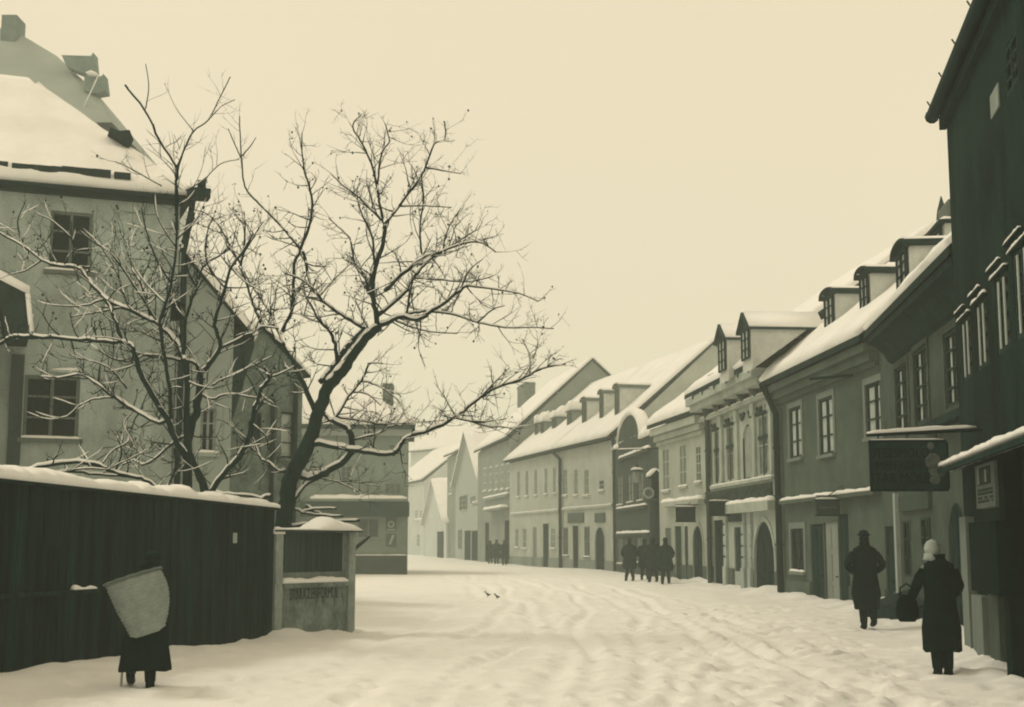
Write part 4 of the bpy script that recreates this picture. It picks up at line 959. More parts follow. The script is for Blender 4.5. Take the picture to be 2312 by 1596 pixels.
mb.build('boards', mat('panel_boards', (46, 60, 44), var=.4, scale=5, streak=12, fine=25), h.root)
mb = MB(); mb.box((pw+.003, .05, zl+.02), (h.L-pw-.003, .078, zl+.13)); mb.build('board_frost', mat('frosty_wood', (110, 112, 86), var=.3, scale=8, streak=5), h.root)
mb = MB(); mb.box((-.06, -.12, zt-.03), (h.L+.12, .5, zt)); cp = mb.build('coping', mat('coping_stone', (52, 62, 46), var=.2), h.root)
q = MB(); q.loaf((-.05, .19, zt), (h.L*.6, .19, zt), .6, .045, seed=2)
# big heap
rs_ = []; ua = h.uz(715, 1190)[0]; ub = h.uz(812, 1190)[0]; prof = [0, .5, .85, 1, .97, .8, .66, .64, .58, .3, 0]
for k, f_ in enumerate(prof):
    u = ua+(ub-ua)*k/10; hh = (.21*f_+.02)*(1+.12*math.sin(k*2.3)); wd = .3+.08*f_
    rs_.append([(u, .19-wd*math.cos(math.pi*j/8), zt+hh*math.sin(math.pi*j/8)**.8) for j in range(9)])
q.rings(rs_); q.loaf((-.07, -.02, zt-.07), (pw, -.02, zt-.07), .16, .16, seed=1, step=.03); q.build('snow', SNOW, cp, True)
mb = MB(); mb.box((pw, -.07, zl-.12), (h.L-pw, -.002, zl-.045)); ld = mb.build('ledge', KP, h.root)
q = MB(); q.loaf((pw, -.0, zl-.045), (h.L-pw-.02, -.0, zl-.045), .16, .085, step=.05, amp=.5); q.build('snow', SNOW, ld, True)
STM = mat('stencil_ink', (54, 66, 48), var=.5, scale=12, fine=60)
ltr = text_mesh('BRNUCLENFORMUL', .26, 'lettering', STM, h.root, Matrix.Translation((h.L*.5, -.004, zl-.24))@FRONT, sx=.50)
mb = MB()
for k in range(26):
    u = pw+.06+random.random()*(h.L-2*pw-.12); w_ = random.uniform(.006, .018); z = zl-.13-random.uniform(0, .22); mb.box((u, -.003, z-random.uniform(.05, .16)), (u+w_, -.001, z))
mb.build('drip_stains', STM, h.root)
for k in range(2):
    a = h.uz(806, 1232+k*10, .1); b = h.uz(834+k*3, 1212+k*4, .1); mb = MB(); mb.tube([(a[0]-.05, .1+k*.08, a[1]-.03), (b[0], .1+k*.08, b[1])], .022, 6); mb.build('bracket', WOODD if k else P_H5, h.root)
KW = h

# ================================================================ TREES
BARK = mat('tree_bark', (18, 40, 29), var=.4, scale=9, streak=3, bump=.7, fine=40)
BARK2 = mat('twig_bark', (20, 42, 30), var=.3, scale=9, bump=0)
def catmull(P, n):
    out_ = []
    for i in range(len(P)-1):
        p0 = P[max(i-1, 0)]; p1 = P[i]; p2 = P[i+1]; p3 = P[min(i+2, len(P)-1)]
        for k in range(n):
            t = k/n; out_.append(.5*((2*p1)+(-p0+p2)*t+(2*p0-5*p1+4*p2-p3)*t*t+(-p0+3*p1-3*p2+p3)*t**3))
    out_.append(P[-1]); return out_
def tree(name, label, Y0, branches, trunk_n, seed, twig=1.0, base=None, cat='tree'):
    rnd = random.Random(seed); known = []; trunk = MB(); crown = MB(); snow = MB(); twigs = MB()
    def snowline(pts, rad, p=1.0):
        i = 0; cur = []; cr = []
        for j in range(len(pts)-1):
            d = pts[min(j+5, len(pts)-1)]-pts[max(j-4, 0)]; hz = math.hypot(d.x, d.y)/(d.length+1e-6)
            ok = hz > (.52 if rad[j] > .045 else .38)
            if ok:
                if not cur: cur = [pts[j]+Vector((0, 0, rad[j]*.62))]; cr = [rad[j]*.4]
                cur.append(pts[j+1]+Vector((0, 0, rad[j+1]*.62+.002))); cr.append(max(.009, rad[j+1]*.92)*rnd.uniform(.88, 1.12)*(.7+.5*hz)*.9)
            if (not ok or j == len(pts)-2) and cur:
                if len(cur) > 2: cr[-1] *= .3; snow.tube(cur, cr, 6)
                cur = []; cr = []
    def twig_grow(p, d, length, r, lvl):
        n = 4 if lvl < 2 else 3; pts = [p]; rad = [r]; q = p.copy(); dd = d.normalized()
        for k in range(n):
            dd = (dd+Vector((rnd.uniform(-.24, .24), rnd.uniform(-.24, .24), rnd.uniform(-.14, .24)))).normalized()
            q = q+dd*length/n; pts.append(q.copy()); rad.append(r*(1-.72*(k+1)/n))
        twigs.tube(pts, rad, 4 if lvl == 0 else 3, cap=False)
        if lvl == 0 and rnd.random() < .55 and r > .006: snowline(pts, [x*.95 for x in rad])
        if lvl < 2:
            m_ = rnd.choice((2, 3, 4)) if lvl == 0 else rnd.choice((1, 2, 2))
            for k in range(m_):
                t = rnd.uniform(.25, 1.0)*n; i = min(int(t), n-1); pp = pts[i].lerp(pts[i+1], t-i)
                ax = Vector((rnd.gauss(0, 1), rnd.gauss(0, 1), rnd.gauss(0, 1)+.2)).normalized(); nd = (dd*.7+ax*.85).normalized()
                twig_grow(pp, nd, length*rnd.uniform(.35, .62), r*.6, lvl+1)
        elif rnd.random() < .10:
            s_ = rnd.uniform(.010, .026); e_ = pts[-1]; twigs.tube([e_-Vector((0, 0, s_)), e_, e_+Vector((0, 0, s_))], [s_*.3, s_, s_*.3], 5)
    for bi, (w0, w1, P2, *opt) in enumerate(branches):
        x0, y0 = P2[0]; best = None; bd = 40
        for kx, ky, kY in known:
            d = math.hypot(kx-x0, ky-y0)
            if d < bd: bd = d; best = kY
        Y = best if best is not None else Y0
        drift = rnd.uniform(-.55, .55) if bi >= trunk_n else rnd.uniform(-.1, .1)
        if opt: drift = opt[0]
        P3 = []; px_, py_ = P2[0]
        for j, (x, y) in enumerate(P2):
            dm = math.hypot(x-px_, y-py_)*Y/3129; Y += dm*(drift+rnd.uniform(-.15, .15)); px_, py_ = x, y
            known.append((x, y, Y)); P3.append(at(x, y, Y))
        for j in range(len(P2)-1):
            for t in (.33, .66): known.append((P2[j][0]*(1-t)+P2[j+1][0]*t, P2[j][1]*(1-t)+P2[j+1][1]*t, (P3[j].y*(1-t)+P3[j+1].y*t)))
        if base is not None and bi == 0: P3[0].z = min(P3[0].z, base); P3.insert(0, Vector((P3[0].x-.05, P3[0].y, -.2)))
        sm = catmull(P3, 4); N_ = len(sm)
        rad = [max(.007, 1.22*(w0+(w1-w0)*k/(N_-1))*.5*sm[k].y/3129)*(1+.09*noise.noise(sm[k]*6)) for k in range(N_)]
        for k in range(1, N_-1): sm[k] = sm[k]+Vector((rnd.gauss(0, .25), rnd.gauss(0, .25), rnd.gauss(0, .25)))*min(rad[k], .03)
        (trunk if bi < trunk_n else crown).tube(sm, rad, 9 if w0 > 14 else 6)
        snowline(sm, rad)
        # twigs
        acc = 0
        for k in range(1, N_):
            seg = (sm[k]-sm[k-1]); acc += seg.length
            step = .165/twig if rad[k] < .05 else .5/twig
            while acc > step:
                acc -= step*rnd.uniform(.6, 1.4)
                if rad[k] > .075 and rnd.random() < .8: continue
                t = seg.normalized(); ax = Vector((rnd.gauss(0, 1), rnd.gauss(0, 1)*.8, rnd.gauss(0, .9)+.35)); nd = (t*.55+ax.normalized()).normalized()
                f = k/N_
                hi = sm[k].z > 7.6 and sm[k].x < -4.2
                if hi and rnd.random() < .6: continue
                if hi: twig_grow(sm[k], nd+Vector((0, 0, .3)), rnd.uniform(.25, .55), min(rad[k]*.4, .009), 1); continue
                twig_grow(sm[k], nd, rnd.uniform(.3, .95)*(1.0-.45*f), min(rad[k]*.55, .0145), 0)
    b = at(branches[0][2][0][0], branches[0][2][0][1], Y0)
    e = empty(name, Vector((b.x, b.y, 0)), 0, label, cat)
    for mb, nm, m_ in ((trunk, 'trunk', BARK), (crown, 'limbs', BARK), (twigs, 'twigs', BARK2), (snow, 'snow', SNOW)):
        mb.v = [(v[0]-b.x, v[1]-b.y, v[2]) for v in mb.v]
        if mb.v: mb.build(nm, m_, e, True)
    return e
TA = [
 (33, 17, [(639,1185),(647,1130),(657,1075),(674,1047),(693,1007),(708,973),(714,942),(728,906),(736,881),(754,857),(776,832),(801,795),(833,755),(855,738)]),
 (12, 12, [(722,863),(753,827),(781,787),(825,743)], .05),
 (10, 7, [(853,738),(845,688),(841,648),(847,608),(861,561),(869,525),(867,509)]),
 (5, 2, [(865,500),(835,470),(805,441),(775,420),(749,394)]),
 (5, 2, [(864,495),(855,441),(845,394),(829,346),(809,310),(797,290),(801,274),(817,257)]),
 (6, 2, [(870,505),(901,465),(936,418),(960,378),(980,326),(1004,314),(1004,274)]),
 (4, 2, [(853,418),(857,370),(865,338),(879,318),(869,278)]),
 (6, 2, [(847,695),(833,652),(825,628),(805,604),(795,561),(789,537),(761,509),(742,493)]),
 (5, 2, [(846,598),(841,541),(825,501),(809,461),(806,430)]),
 (11, 2, [(857,736),(881,724),(913,714),(944,722),(976,700),(1008,680),(1040,654),(1060,646),(1127,654),(1171,662),(1215,680)]),
 (6, 2, [(918,710),(960,702),(1020,708),(1079,728),(1139,739),(1199,739),(1250,742)]),
 (9, 3, [(853,712),(909,664),(932,628),(968,588),(1000,569),(1040,541),(1079,517)]),
 (8, 3, [(869,656),(920,608),(960,580),(980,573),(1024,557),(1079,545),(1119,569)]),
 (4, 2, [(936,628),(1000,632),(1060,636),(1111,624)]),
 (4, 2, [(952,573),(948,509),(956,453),(952,406)]),
 (5, 3, [(918,708),(924,668),(932,632)]),
 (4, 2, [(893,724),(932,739),(972,749),(1032,753)]),
 (8, 3, [(825,743),(793,724),(749,696),(722,672),(710,656),(682,632),(642,616)]),
 (8, 3, [(761,823),(759,787),(746,751),(718,720),(706,696),(690,668)]),
 (11, 6, [(710,925),(687,872),(674,847),(662,817),(642,783)]),
 (7, 3, [(642,783),(602,747),(590,728),(575,695),(563,660),(547,616),(539,600)]),
 (6, 3, [(642,779),(618,724),(606,700),(579,660),(551,612)]),
 (5, 2, [(543,600),(551,557),(553,509),(551,477)]),
 (4, 2, [(549,575),(571,537),(594,501)]),
 (5, 2, [(545,598),(523,561),(483,493),(439,473)]),
 (7, 2, [(638,750),(657,704),(662,660),(662,628),(666,588),(678,565),(658,537),(626,501),(587,461),(563,437),(551,414),(545,358),(543,310),(541,262)]),
 (3, 1.5, [(545,358),(530,325),(515,290)]), (3, 1.5, [(547,352),(565,330),(578,310)]),
 (6, 2, [(678,561),(694,525),(706,469),(698,418),(688,390),(682,342),(682,300)]),
 (6, 5, [(684,568),(698,628),(710,656)]),
 (4, 2, [(722,668),(760,625),(798,590)]),
 (8, 4, [(730,920),(733,936),(751,949),(767,927),(794,884),(816,860),(831,826)]),
 (4, 2, [(831,826),(834,820),(865,821)]),
 (4, 2, [(816,860),(840,865),(870,880),(900,905)]), (4, 2, [(794,884),(830,890),(860,915)]),
 (13, 9, [(700,1000),(751,1007),(797,1016),(843,1022),(892,1025)], .0),
 (9, 3, [(892,1023),(905,1004),(924,985),(970,970),(1023,945),(1046,928),(1084,898),(1121,875),(1167,860),(1197,845),(1224,831),(1277,822)], .05),
 (5, 2, [(1027,943),(1065,951),(1103,951),(1144,945)]),
 (4, 1.5, [(1040,945),(1103,962),(1140,965),(1175,975)]),
 (5, 2, [(757,940),(828,952),(874,958),(951,953),(1003,949)]),
 (5, 3, [(797,993),(859,976),(877,964),(910,960)]),
 (3, 2, [(843,1018),(846,990),(858,976)]),
 (12, 13, [(751,949),(785,967),(794,992),(793,1019),(776,1041),(742,1062),(705,1078),(674,1073)], .1),
 (9, 4, [(674,1073),(656,1062),(631,1065),(610,1047),(588,1035)]), (4, 2, [(588,1035),(580,1010),(570,985)]),
 (9, 7, [(662,1130),(681,1102),(705,1085),(742,1070)]),
 (3, 1.5, [(717,1078),(760,1087),(797,1087),(859,1099)]), (3, 1.5, [(760,1087),(810,1110),(812,1130)]),
 (5, 2, [(833,745),(812,700),(800,665)]), (4, 2, [(1197,845),(1195,800),(1180,765)]), (4, 1.5, [(1084,898),(1110,870),(1150,830)]),
 (4, 1.5, [(1040,654),(1060,610),(1090,585)]), (4, 1.5, [(1000,569),(1010,520),(1040,470)]), (4, 1.5, [(960,378),(1000,385),(1040,392)]),
 (4, 1.5, [(901,465),(960,465),(1020,468)]), (4, 1.5, [(1079,728),(1110,700),(1140,690)]),
]
tree('bare_tree', 'large bare snow-lined tree leaning right above the low plastered wall', 25.4, TA, 1, 11, 1.35, base=1.7)
TB = [
 (20, 13, [(421,1115),(424,1070),(425,1048),(425,996),(441,936),(449,897),(451,845)]),
 (10, 4, [(451,845),(473,821),(497,781),(485,734),(493,698),(509,650),(521,606),(549,567),(572,527)]),
 (8, 3, [(451,845),(441,821),(413,813),(366,805),(330,801),(294,815),(254,809),(223,789)]),
 (12, 10, [(425,1010),(420,956),(421,877),(421,821)]),
 (11, 4, [(421,821),(405,785),(382,754),(358,730),(326,714),(278,694),(238,674),(207,642),(179,606),(131,600),(95,587),(52,555),(0,527),(-40,505)]),
 (5, 2, [(179,606),(167,575),(163,539),(160,500)]), (4, 2, [(95,587),(60,610),(20,620)]),
 (13, 9, [(421,1035),(394,992),(378,948),(358,916),(330,869),(310,821),(302,789)]),
 (8, 6, [(302,789),(294,777),(270,773),(199,767),(119,763),(36,759),(0,777),(-40,790)]),
 (7, 6, [(274,768),(258,718),(238,676)]),
 (9, 3, [(376,950),(354,952),(302,924),(254,893),(211,861),(179,845),(131,853),(90,850)]),
 (4, 2, [(254,898),(215,900),(179,916),(151,940),(107,946),(60,930)]),
 (4, 2, [(286,877),(254,837),(215,817),(167,805),(143,781)]),
 (8, 4, [(386,945),(382,877),(374,821),(366,773),(362,726),(374,686),(386,638),(394,591),(397,559),(400,519)]),
 (6, 4, [(400,519),(398,450),(397,408),(399,379),(361,318),(327,249),(282,191)]),
 (4, 2, [(399,379),(415,340),(437,296),(470,271),(498,217),(520,173)]), (2.5, 1.5, [(437,296),(397,242),(372,188)]), (2.5, 1.5, [(327,249),(336,202),(329,144)]), (2.5, 1.5, [(470,271),(500,240),(530,225)]),
 (3, 2, [(365,420),(330,400),(290,378),(260,365)]), (3, 1.5, [(420,430),(460,405),(498,370),(540,360)]),
 (7, 3, [(415,808),(417,742),(425,698),(445,650),(457,603),(493,579),(521,560)]),
 (16, 9, [(465,1118),(445,1064),(429,1024)]),
 (12, 6, [(473,1114),(501,1076),(533,1040),(556,1004),(568,956),(576,917),(592,877),(608,853),(596,829)]),
 (5, 2, [(608,853),(640,840),(665,825)]),
 (6, 3, [(450,885),(477,901),(521,889),(588,901)]),
 (6, 3, [(497,785),(556,757),(592,738),(630,742)]), (4, 2, [(480,870),(501,857),(572,825),(620,801)]),
 (7, 3, [(421,984),(397,996),(358,1028),(326,1048),(302,1040),(270,1052)]),
 (5, 4, [(394,1012),(397,1056),(382,1091),(370,1112)]),
 (5, 2, [(358,730),(300,640),(250,570),(215,550),(180,520)]), (5, 2, [(326,714),(290,690),(262,610),(230,560)]),
 (6, 2, [(340,720),(330,660),(300,610),(290,560),(270,520)]), (5, 2, [(374,686),(330,640),(300,600)]), (5, 2, [(386,638),(350,580),(330,520),(320,470)]),
 (5, 2, [(445,650),(420,600),(425,540),(440,480)]), (5, 2, [(238,674),(190,690),(120,690)]), (5, 2, [(278,694),(220,705),(160,715)]),
 (4, 2, [(509,650),(470,600),(465,540),(480,490)]), (4, 2, [(521,606),(560,640),(600,660)]), (3, 1.5, [(302,924),(280,960),(300,1000),(310,1030)]),
 (4, 2, [(568,956),(600,985),(605,1015)]), (5, 2, [(420,860),(450,870),(490,880)]),
 (4, 1.5, [(399,559),(360,500),(345,440)]), (4, 1.5, [(400,540),(440,500),(470,440)]), (4, 1.5, [(163,539),(120,500),(80,480)]), (4, 1.5, [(52,555),(40,500),(60,450)]),
]
tree('bare_tree', 'bare many-stemmed tree with snowy limbs spreading left over the plank fence', 22.8, TB, 1, 23, 1.3, base=1.5)
# cut boughs lying on the fence cap and behind the low wall
TC = [(9, 6, [(52,1068),(99,1052),(175,1044),(223,1050),(262,1068),(310,1076),(342,1091),(372,1113)], .25), (7, 4, [(95,1074),(160,1064),(215,1070),(270,1074),(300,1078)], .25), (5, 3, [(60,1062),(120,1068),(190,1058),(250,1060)], .2),
      (4, 2, [(230,1052),(250,1020),(285,1000),(290,985)], .2), (4, 2, [(262,1060),(275,1020),(262,980)])]
tree('cut_bough', 'snow-dusted bough arching along the top of the plank fence', 20.6, TC, 1, 31, .5, cat='branch')
TD = [(7, 6, [(655,1187),(700,1184),(760,1178),(812,1174)], .0), (6, 4, [(665,1150),(690,1158),(720,1162),(775,1165)], .1), (7, 4, [(690,1142),(720,1160),(745,1172),(765,1186)], .1), (6, 4, [(680,1155),(720,1148),(760,1148)], .1), (6, 5, [(480,1112),(530,1117),(575,1121),(600,1127)], .0), (8, 7, [(585,1128),(600,1121),(612,1119)], 0)]
tree('cut_bough', 'pile of snowy cut poles lying behind the low plastered wall', 25.6, TD, 1, 32, .12, cat='branch')
b_ = at(399, 702, 22.9); e = empty('nest_box', b_, R(20), 'small black nest box hanging in the many-stemmed tree', 'nest box')
mb = MB(); mb.prism([(-.1, -.08, -.16), (.1, -.08, -.16), (.1, -.08, .1), (-.1, -.08, .15)], (0, .17, 0)); mb.build('box', GLASS, e); mb = MB(); mb.prism([(-.13, -.12, .155), (.13, -.12, .105), (.13, -.12, .125), (-.13, -.12, .175)], (0, .24, 0)); mb.build('lid', WOODD, e)
mb = MB(); mb.tube([(-.02, -.087, -.02), (-.02, -.081, -.02)], .028, 10); mb.build('entry_hole', IRON, e)

# ================================================================ PEOPLE
SKIN = mat('skin', (120, 112, 86), var=.1, bump=0, rough=.6)
COAT = mat('black_coat', (3, 24, 15), var=.3, scale=5, bump=.3, rough=.95, fine=80)
COAT2 = mat('dark_grey_coat', (22, 42, 30), var=.3, scale=5, bump=.3, rough=.95, fine=80)
BOOT = mat('boot_leather', (10, 30, 21), var=.2, rough=.6)
HAIR = mat('dark_hair', (16, 34, 25), var=.3)
SCARF = mat('pale_headscarf', (142, 142, 112), k=.9, var=.2, scale=12, bump=.5, fine=60)
FELT = mat('felt_hat', (10, 32, 23), var=.2)
def person(label, x, y, rz, H=1.74, coat=COAT, hem=.35, lk=None, rk=None, la=None, ra=None, head='hat', lean=0.0, headoff=(0, 0), wid=1.0, group=None, hemflare=.27, boots=True):
    k = H/1.74; g0 = gz(x, y)-.015
    # joints in metres for H=1.74, facing local +Y
    lk = lk or ((-.1, .05, .5), (-.1, -.02, .09)); rk = rk or ((.1, .02, .5), (.1, -.12, .12))
    la = la or ((-.27, -.03, 1.12), (-.2, .16, .98)); ra = ra or ((.27, -.03, 1.12), (.2, .16, .98))
    ly = lambda z: lean*max(0, z-.9)
    V = []; E = []; Rr = []
    def add(p, r, par=None):
        V.append(Vector((p[0], p[1]+ly(p[2]), p[2]))*k); Rr.append((r[0]*k, r[1]*k) if isinstance(r, tuple) else (r*k, r*k))
        if par is not None: E.append((par, len(V)-1))
        return len(V)-1
    pel = add((0, 0, .93), (.14, .11)); sp = add((0, 0, 1.12), (.125, .1), pel); ch = add((0, 0, 1.32), (.155, .11), sp); nk = add((0, .0, 1.47), .06, ch)
    hx, hy = headoff; nk2 = add((hx*.5, .01+hy*.5, 1.52), .055, nk); hd = add((hx, .03+hy, 1.585), (.078, .088), nk2); top = add((hx, .02+hy, 1.67), (.07, .08), hd)
    nose = add((hx, .115+hy, 1.59), .014, hd); chin = add((hx, .085+hy, 1.535), .028, hd)
    for sg in (-1, 1): add((hx+sg*.08, .01+hy, 1.595), .014, hd)
    for (kn, an), sg in ((lk, -1), (rk, 1)):
        hp = add((sg*.09, 0, .86), .085, pel); kk = add(kn, .058, hp); aa = add(an, .04, kk); add((an[0], an[1]+.13, an[2]-.045), .034, aa)
    for (el, wr), sg in ((la, -1), (ra, 1)):
        sh = add((sg*.18, 0, 1.39), .06, ch); ee = add(el, .042, sh); ww = add(wr, .028, ee)
        d = (Vector(wr)-Vector(el)).normalized(); pm = Vector(wr)+d*.06; pi = add(pm, (.036, .02), ww)
        sd = Vector((0, 0, 1)).cross(d); sd = sd.normalized() if sd.length > .1 else Vector((1, 0, 0)); cu = Vector((0, 0, -1))
        for f in range(4):
            b_ = pm+sd*(f-1.5)*.019+d*.025; L_ = (.036, .042, .040, .031)[f]
            a1 = add(b_+d*L_, .0085, pi); add(b_+d*L_*1.5+cu*.03, .0075, a1)
        t1 = add(pm-sd*.035*sg+d*.005, .011, pi); add(pm-sd*.05*sg+d*.035+cu*.012, .009, t1)
    me = bpy.data.meshes.new('person'); me.from_pydata([tuple(v) for v in V], E, []); o = bpy.data.objects.new('person', me); S.collection.objects.link(o)
    o.modifiers.new('skin', 'SKIN'); sk_ = me.skin_vertices[0].data
    for i, r in enumerate(Rr): sk_[i].radius = r; sk_[i].use_root = (i == 0)
    sb = o.modifiers.new('sub', 'SUBSURF'); sb.levels = 1; sb.render_levels = 2; me.materials.append(SKIN)
    o.location = (x, y, g0); o.rotation_euler = (0, 0, rz); tag(o, label, 'person', group)
    # coat
    n = 28; mb = MB(); rs_ = []
    prof = [(hem, hemflare*wid, hemflare*.78), (hem+.04, hemflare*wid, hemflare*.8), (.62, .235*wid, .19), (.85, .205*wid, .17), (1.02, .185*wid, .15), (1.2, .2*wid, .155), (1.34, .215*wid, .15), (1.42, .185*wid, .125), (1.47, .11, .095), (1.5, .085, .085), (1.55, .095, .1)]
    for z, rx, ry in prof:
        fl_ = max(0, (1.0-z)/(1.0-hem)); r = []
        for j in range(n):
            a = 2*math.pi*j/n; f = 1+fl_*.055*math.sin(a*7+1.3)+fl_*.03*math.sin(a*12+z*4)
            r.append(Vector((rx*f*math.copysign(abs(math.cos(a))**.85, math.cos(a)), ry*f*math.sin(a)+ly(z)+(0 if z < 1.45 else hy*.3), z+fl_*.012*math.sin(3*a)))*k)
        rs_.append(r)
    mb.rings(rs_)
    for (el, wr), sg in ((la, -1), (ra, 1)):
        s_ = Vector((sg*.15*wid, 0, 1.355)); el_ = Vector(el); wr_ = Vector(wr); pts = catmull([s_, s_.lerp(el_, .5)+Vector((sg*.015, 0, 0)), el_, wr_+(wr_-el_).normalized()*.0], 4)
        pts = [Vector((p.x, p.y+ly(p.z), p.z))*k for p in pts]; m_ = len(pts); mb.tube(pts, [((.086 if i > 1 else (.05, .078)[i])-.03*i/(m_-1)+.004*math.sin(i*2.1))*k for i in range(m_)], 12)
    mb.build('coat', coat, o, True)
    if head != 'scarf':
        mb = MB(); mb.tube([Vector((0, ly(1.42), 1.44))*k, Vector((hx*.5, hy*.5+ly(1.5)-.005, 1.5))*k, Vector((hx, hy+ly(1.56)-.01, 1.565))*k], [.1*k, .088*k, .07*k], 12); mb.build('neck_scarf', coat, o, True)
    mb = MB()
    for (kn, an), sg in ((lk, -1), (rk, 1)):
        pts = catmull([Vector((sg*.095, 0, .84)), Vector(kn), Vector(an)+Vector((0, 0, .03))], 5); mb.tube([p*k for p in pts], [(.105-.042*i/(len(pts)-1))*k for i in range(len(pts))], 10)
    mb.build('trousers', coat, o, True)
    for (kn, an), sg in ((lk, -1), (rk, 1)):
        a = Vector(an); mb = MB(); lift = a.z-.09
        ring = [(-.06, .045, .11), (-.03, .055, .14), (.03, .055, .13), (.09, .055, .085), (.15, .052, .065), (.19, .03, .04)]
        rs_ = []
        for yy, rx, hz in ring:
            tilt = -.35*min(1, lift*6)*(yy)
            rs_.append([Vector((a.x+rx*math.cos(2*math.pi*j/10), a.y+yy, a.z-.09+hz*.5+hz*.5*math.sin(2*math.pi*j/10)+tilt))*k for j in range(10)])
        mb.rings(rs_); mb.tube([(a+Vector((0, -.01, -.02)))*k, (a+Vector((0, 0, .14)))*k], [.055*k, .06*k], 10); mb.build('boot', BOOT, o, True)
    hc = Vector((hx, .02+hy+ly(1.62), 1.62))
    def sph(c, rx, ry, rz_, z0=-1.0, n=14, m_=8, mbb=None):
        mbb = mbb or MB(); rs_ = []
        for j in range(m_+1):
            t = z0+(1-z0)*j/m_; t = max(-1, min(1, t)); r = math.sqrt(max(0.0004, 1-t*t)); rs_.append([(c+Vector((rx*r*math.cos(2*math.pi*i/n), ry*r*math.sin(2*math.pi*i/n), rz_*t)))*k for i in range(n)])
        mbb.rings(rs_); return mbb
    if head == 'hat':
        mb = sph(hc+Vector((0, 0, .035)), .1, .115, .105, -.1)
        rs_ = [[(hc+Vector((r*math.cos(2*math.pi*i/20), r*1.12*math.sin(2*math.pi*i/20), z)))*k for i in range(20)] for r, z in ((.08, .03), (.122, .04), (.126, .052), (.1, .045))]; mb.rings(rs_, cap=False); mb.build('hat', FELT, o, True)
        sph(hc+Vector((0, -.02, -.02)), .088, .085, .08, -.9).build('hair', HAIR, o, True)
    elif head == 'cap':
        mb = sph(hc+Vector((0, 0, .02)), .105, .12, .085, -.25); mb.prism([(hc+Vector(p))*k for p in ((-.08, .09, .02), (-.05, .17, .0), (.05, .17, .0), (.08, .09, .02))], (0, 0, .015)); mb.build('cap', FELT, o, True); sph(hc+Vector((0, -.03, -.045)), .092, .09, .1, -.95).build('hair', HAIR, o, True)
    elif head == 'bare':
        sph(hc+Vector((0, -.015, .015)), .095, .1, .11, -.7).build('hair', HAIR, o, True)
    else:
        mb = sph(hc+Vector((0, -.01, .0)), .1, .112, .12, -1.0, 16, 10)
        rs_ = [[(hc+Vector((rx*math.cos(2*math.pi*i/16), ry*math.sin(2*math.pi*i/16)+oy, z)))*k for i in range(16)] for rx, ry, oy, z in ((.105, .1, -.01, -.06), (.11, .1, -.015, -.1), (.125, .11, -.02, -.14), (.09, .08, -.02, -.155))]; mb.rings(rs_)
        mb.prism([(hc+Vector(p))*k for p in ((-.06, -.09, -.1), (.06, -.09, -.1), (.0, -.16, -.24))], (0, .03, 0)); mb.build('headscarf', SCARF, o, True)
    return o, k, g0
# woman with white headscarf
Yw = 16.45; o, k, g0 = person('person in a long black coat and pale headscarf seen from behind, carrying a dark bag', X_at(2117, Yw), Yw, R(-8), 1.62, COAT, hem=.34, hemflare=.225, wid=1.02, head='scarf',
    lk=((-.07, .02, .48), (-.07, -.05, .1)), rk=((.075, .05, .5), (.07, .02, .09)), la=((-.29, .03, 1.12), (-.33, .22, .98)), ra=((.235, .03, 1.12), (.12, .2, 1.0)), lean=.04, headoff=(-.06, .03))
mb = MB(); e = empty('handbag', (o.location.x-.33, Yw+.22, .66), R(-10), 'dark bulging bag held at the left side of the person in the headscarf', 'bag')
rs_ = [[(.13*r*math.cos(2*math.pi*i/12), .08*r*math.sin(2*math.pi*i/12), z) for i in range(12)] for r, z in ((.7, 0), (1, .06), (1.05, .16), (.85, .26), (.5, .32))]; mb.rings(rs_); mb.build('body', COAT, e, True)
mb = MB(); mb.tube([(-.08, 0, .3), (-.07, 0, .4), (0, 0, .45), (.07, 0, .4), (.08, 0, .3)], .012, 6); mb.build('handle', BOOT, e, True)
# man in bowler
Ym = 25.4; person('person in a dark hat and long black overcoat walking away on the right', X_at(1951, Ym), Ym, R(-6), 1.78, COAT, hem=.36, wid=1.1, head='hat', hemflare=.19,
    lk=((-.06, .04, .5), (-.05, .0, .09)), rk=((.09, .0, .48), (.1, -.16, .16)), la=((-.3, -.02, 1.12), (-.17, .14, 1.0)), ra=((.3, -.02, 1.12), (.17, .14, 1.0)))
# basket carrier
Yb = 15.35; xb = X_at(329, Yb); o, k, g0 = person('person in black bent under a big pale back basket beside the plank fence', xb+.03, Yb, R(12), 1.54, COAT, hem=.26, wid=1.15, head='cap', hemflare=.27,
    lk=((-.13, .16, .48), (-.16, .05, .2)), rk=((.07, .05, .5), (.08, .0, .09)), la=((-.2, .16, 1.12), (-.1, .3, 1.15)), ra=((.22, .14, 1.1), (.12, .28, 1.15)), lean=.12, headoff=(.05, .12))
def P(px, py, Y=Yb-.3): return at(px, py, Y)
ct = (P(238, 1322)+P(362, 1282))/2; cb = (P(300, 1425)+P(370, 1412))/2+Vector((-.02, 0, -.02)); ax = (ct-cb).normalized(); 
e = empty('back_basket', cb, 0, 'big pale woven back basket tilted on the bent person\'s back', 'basket')
BK = mat('basket_weave', (124, 124, 98), k=.9, var=.14, scale=9, bump=.6, fine=55)
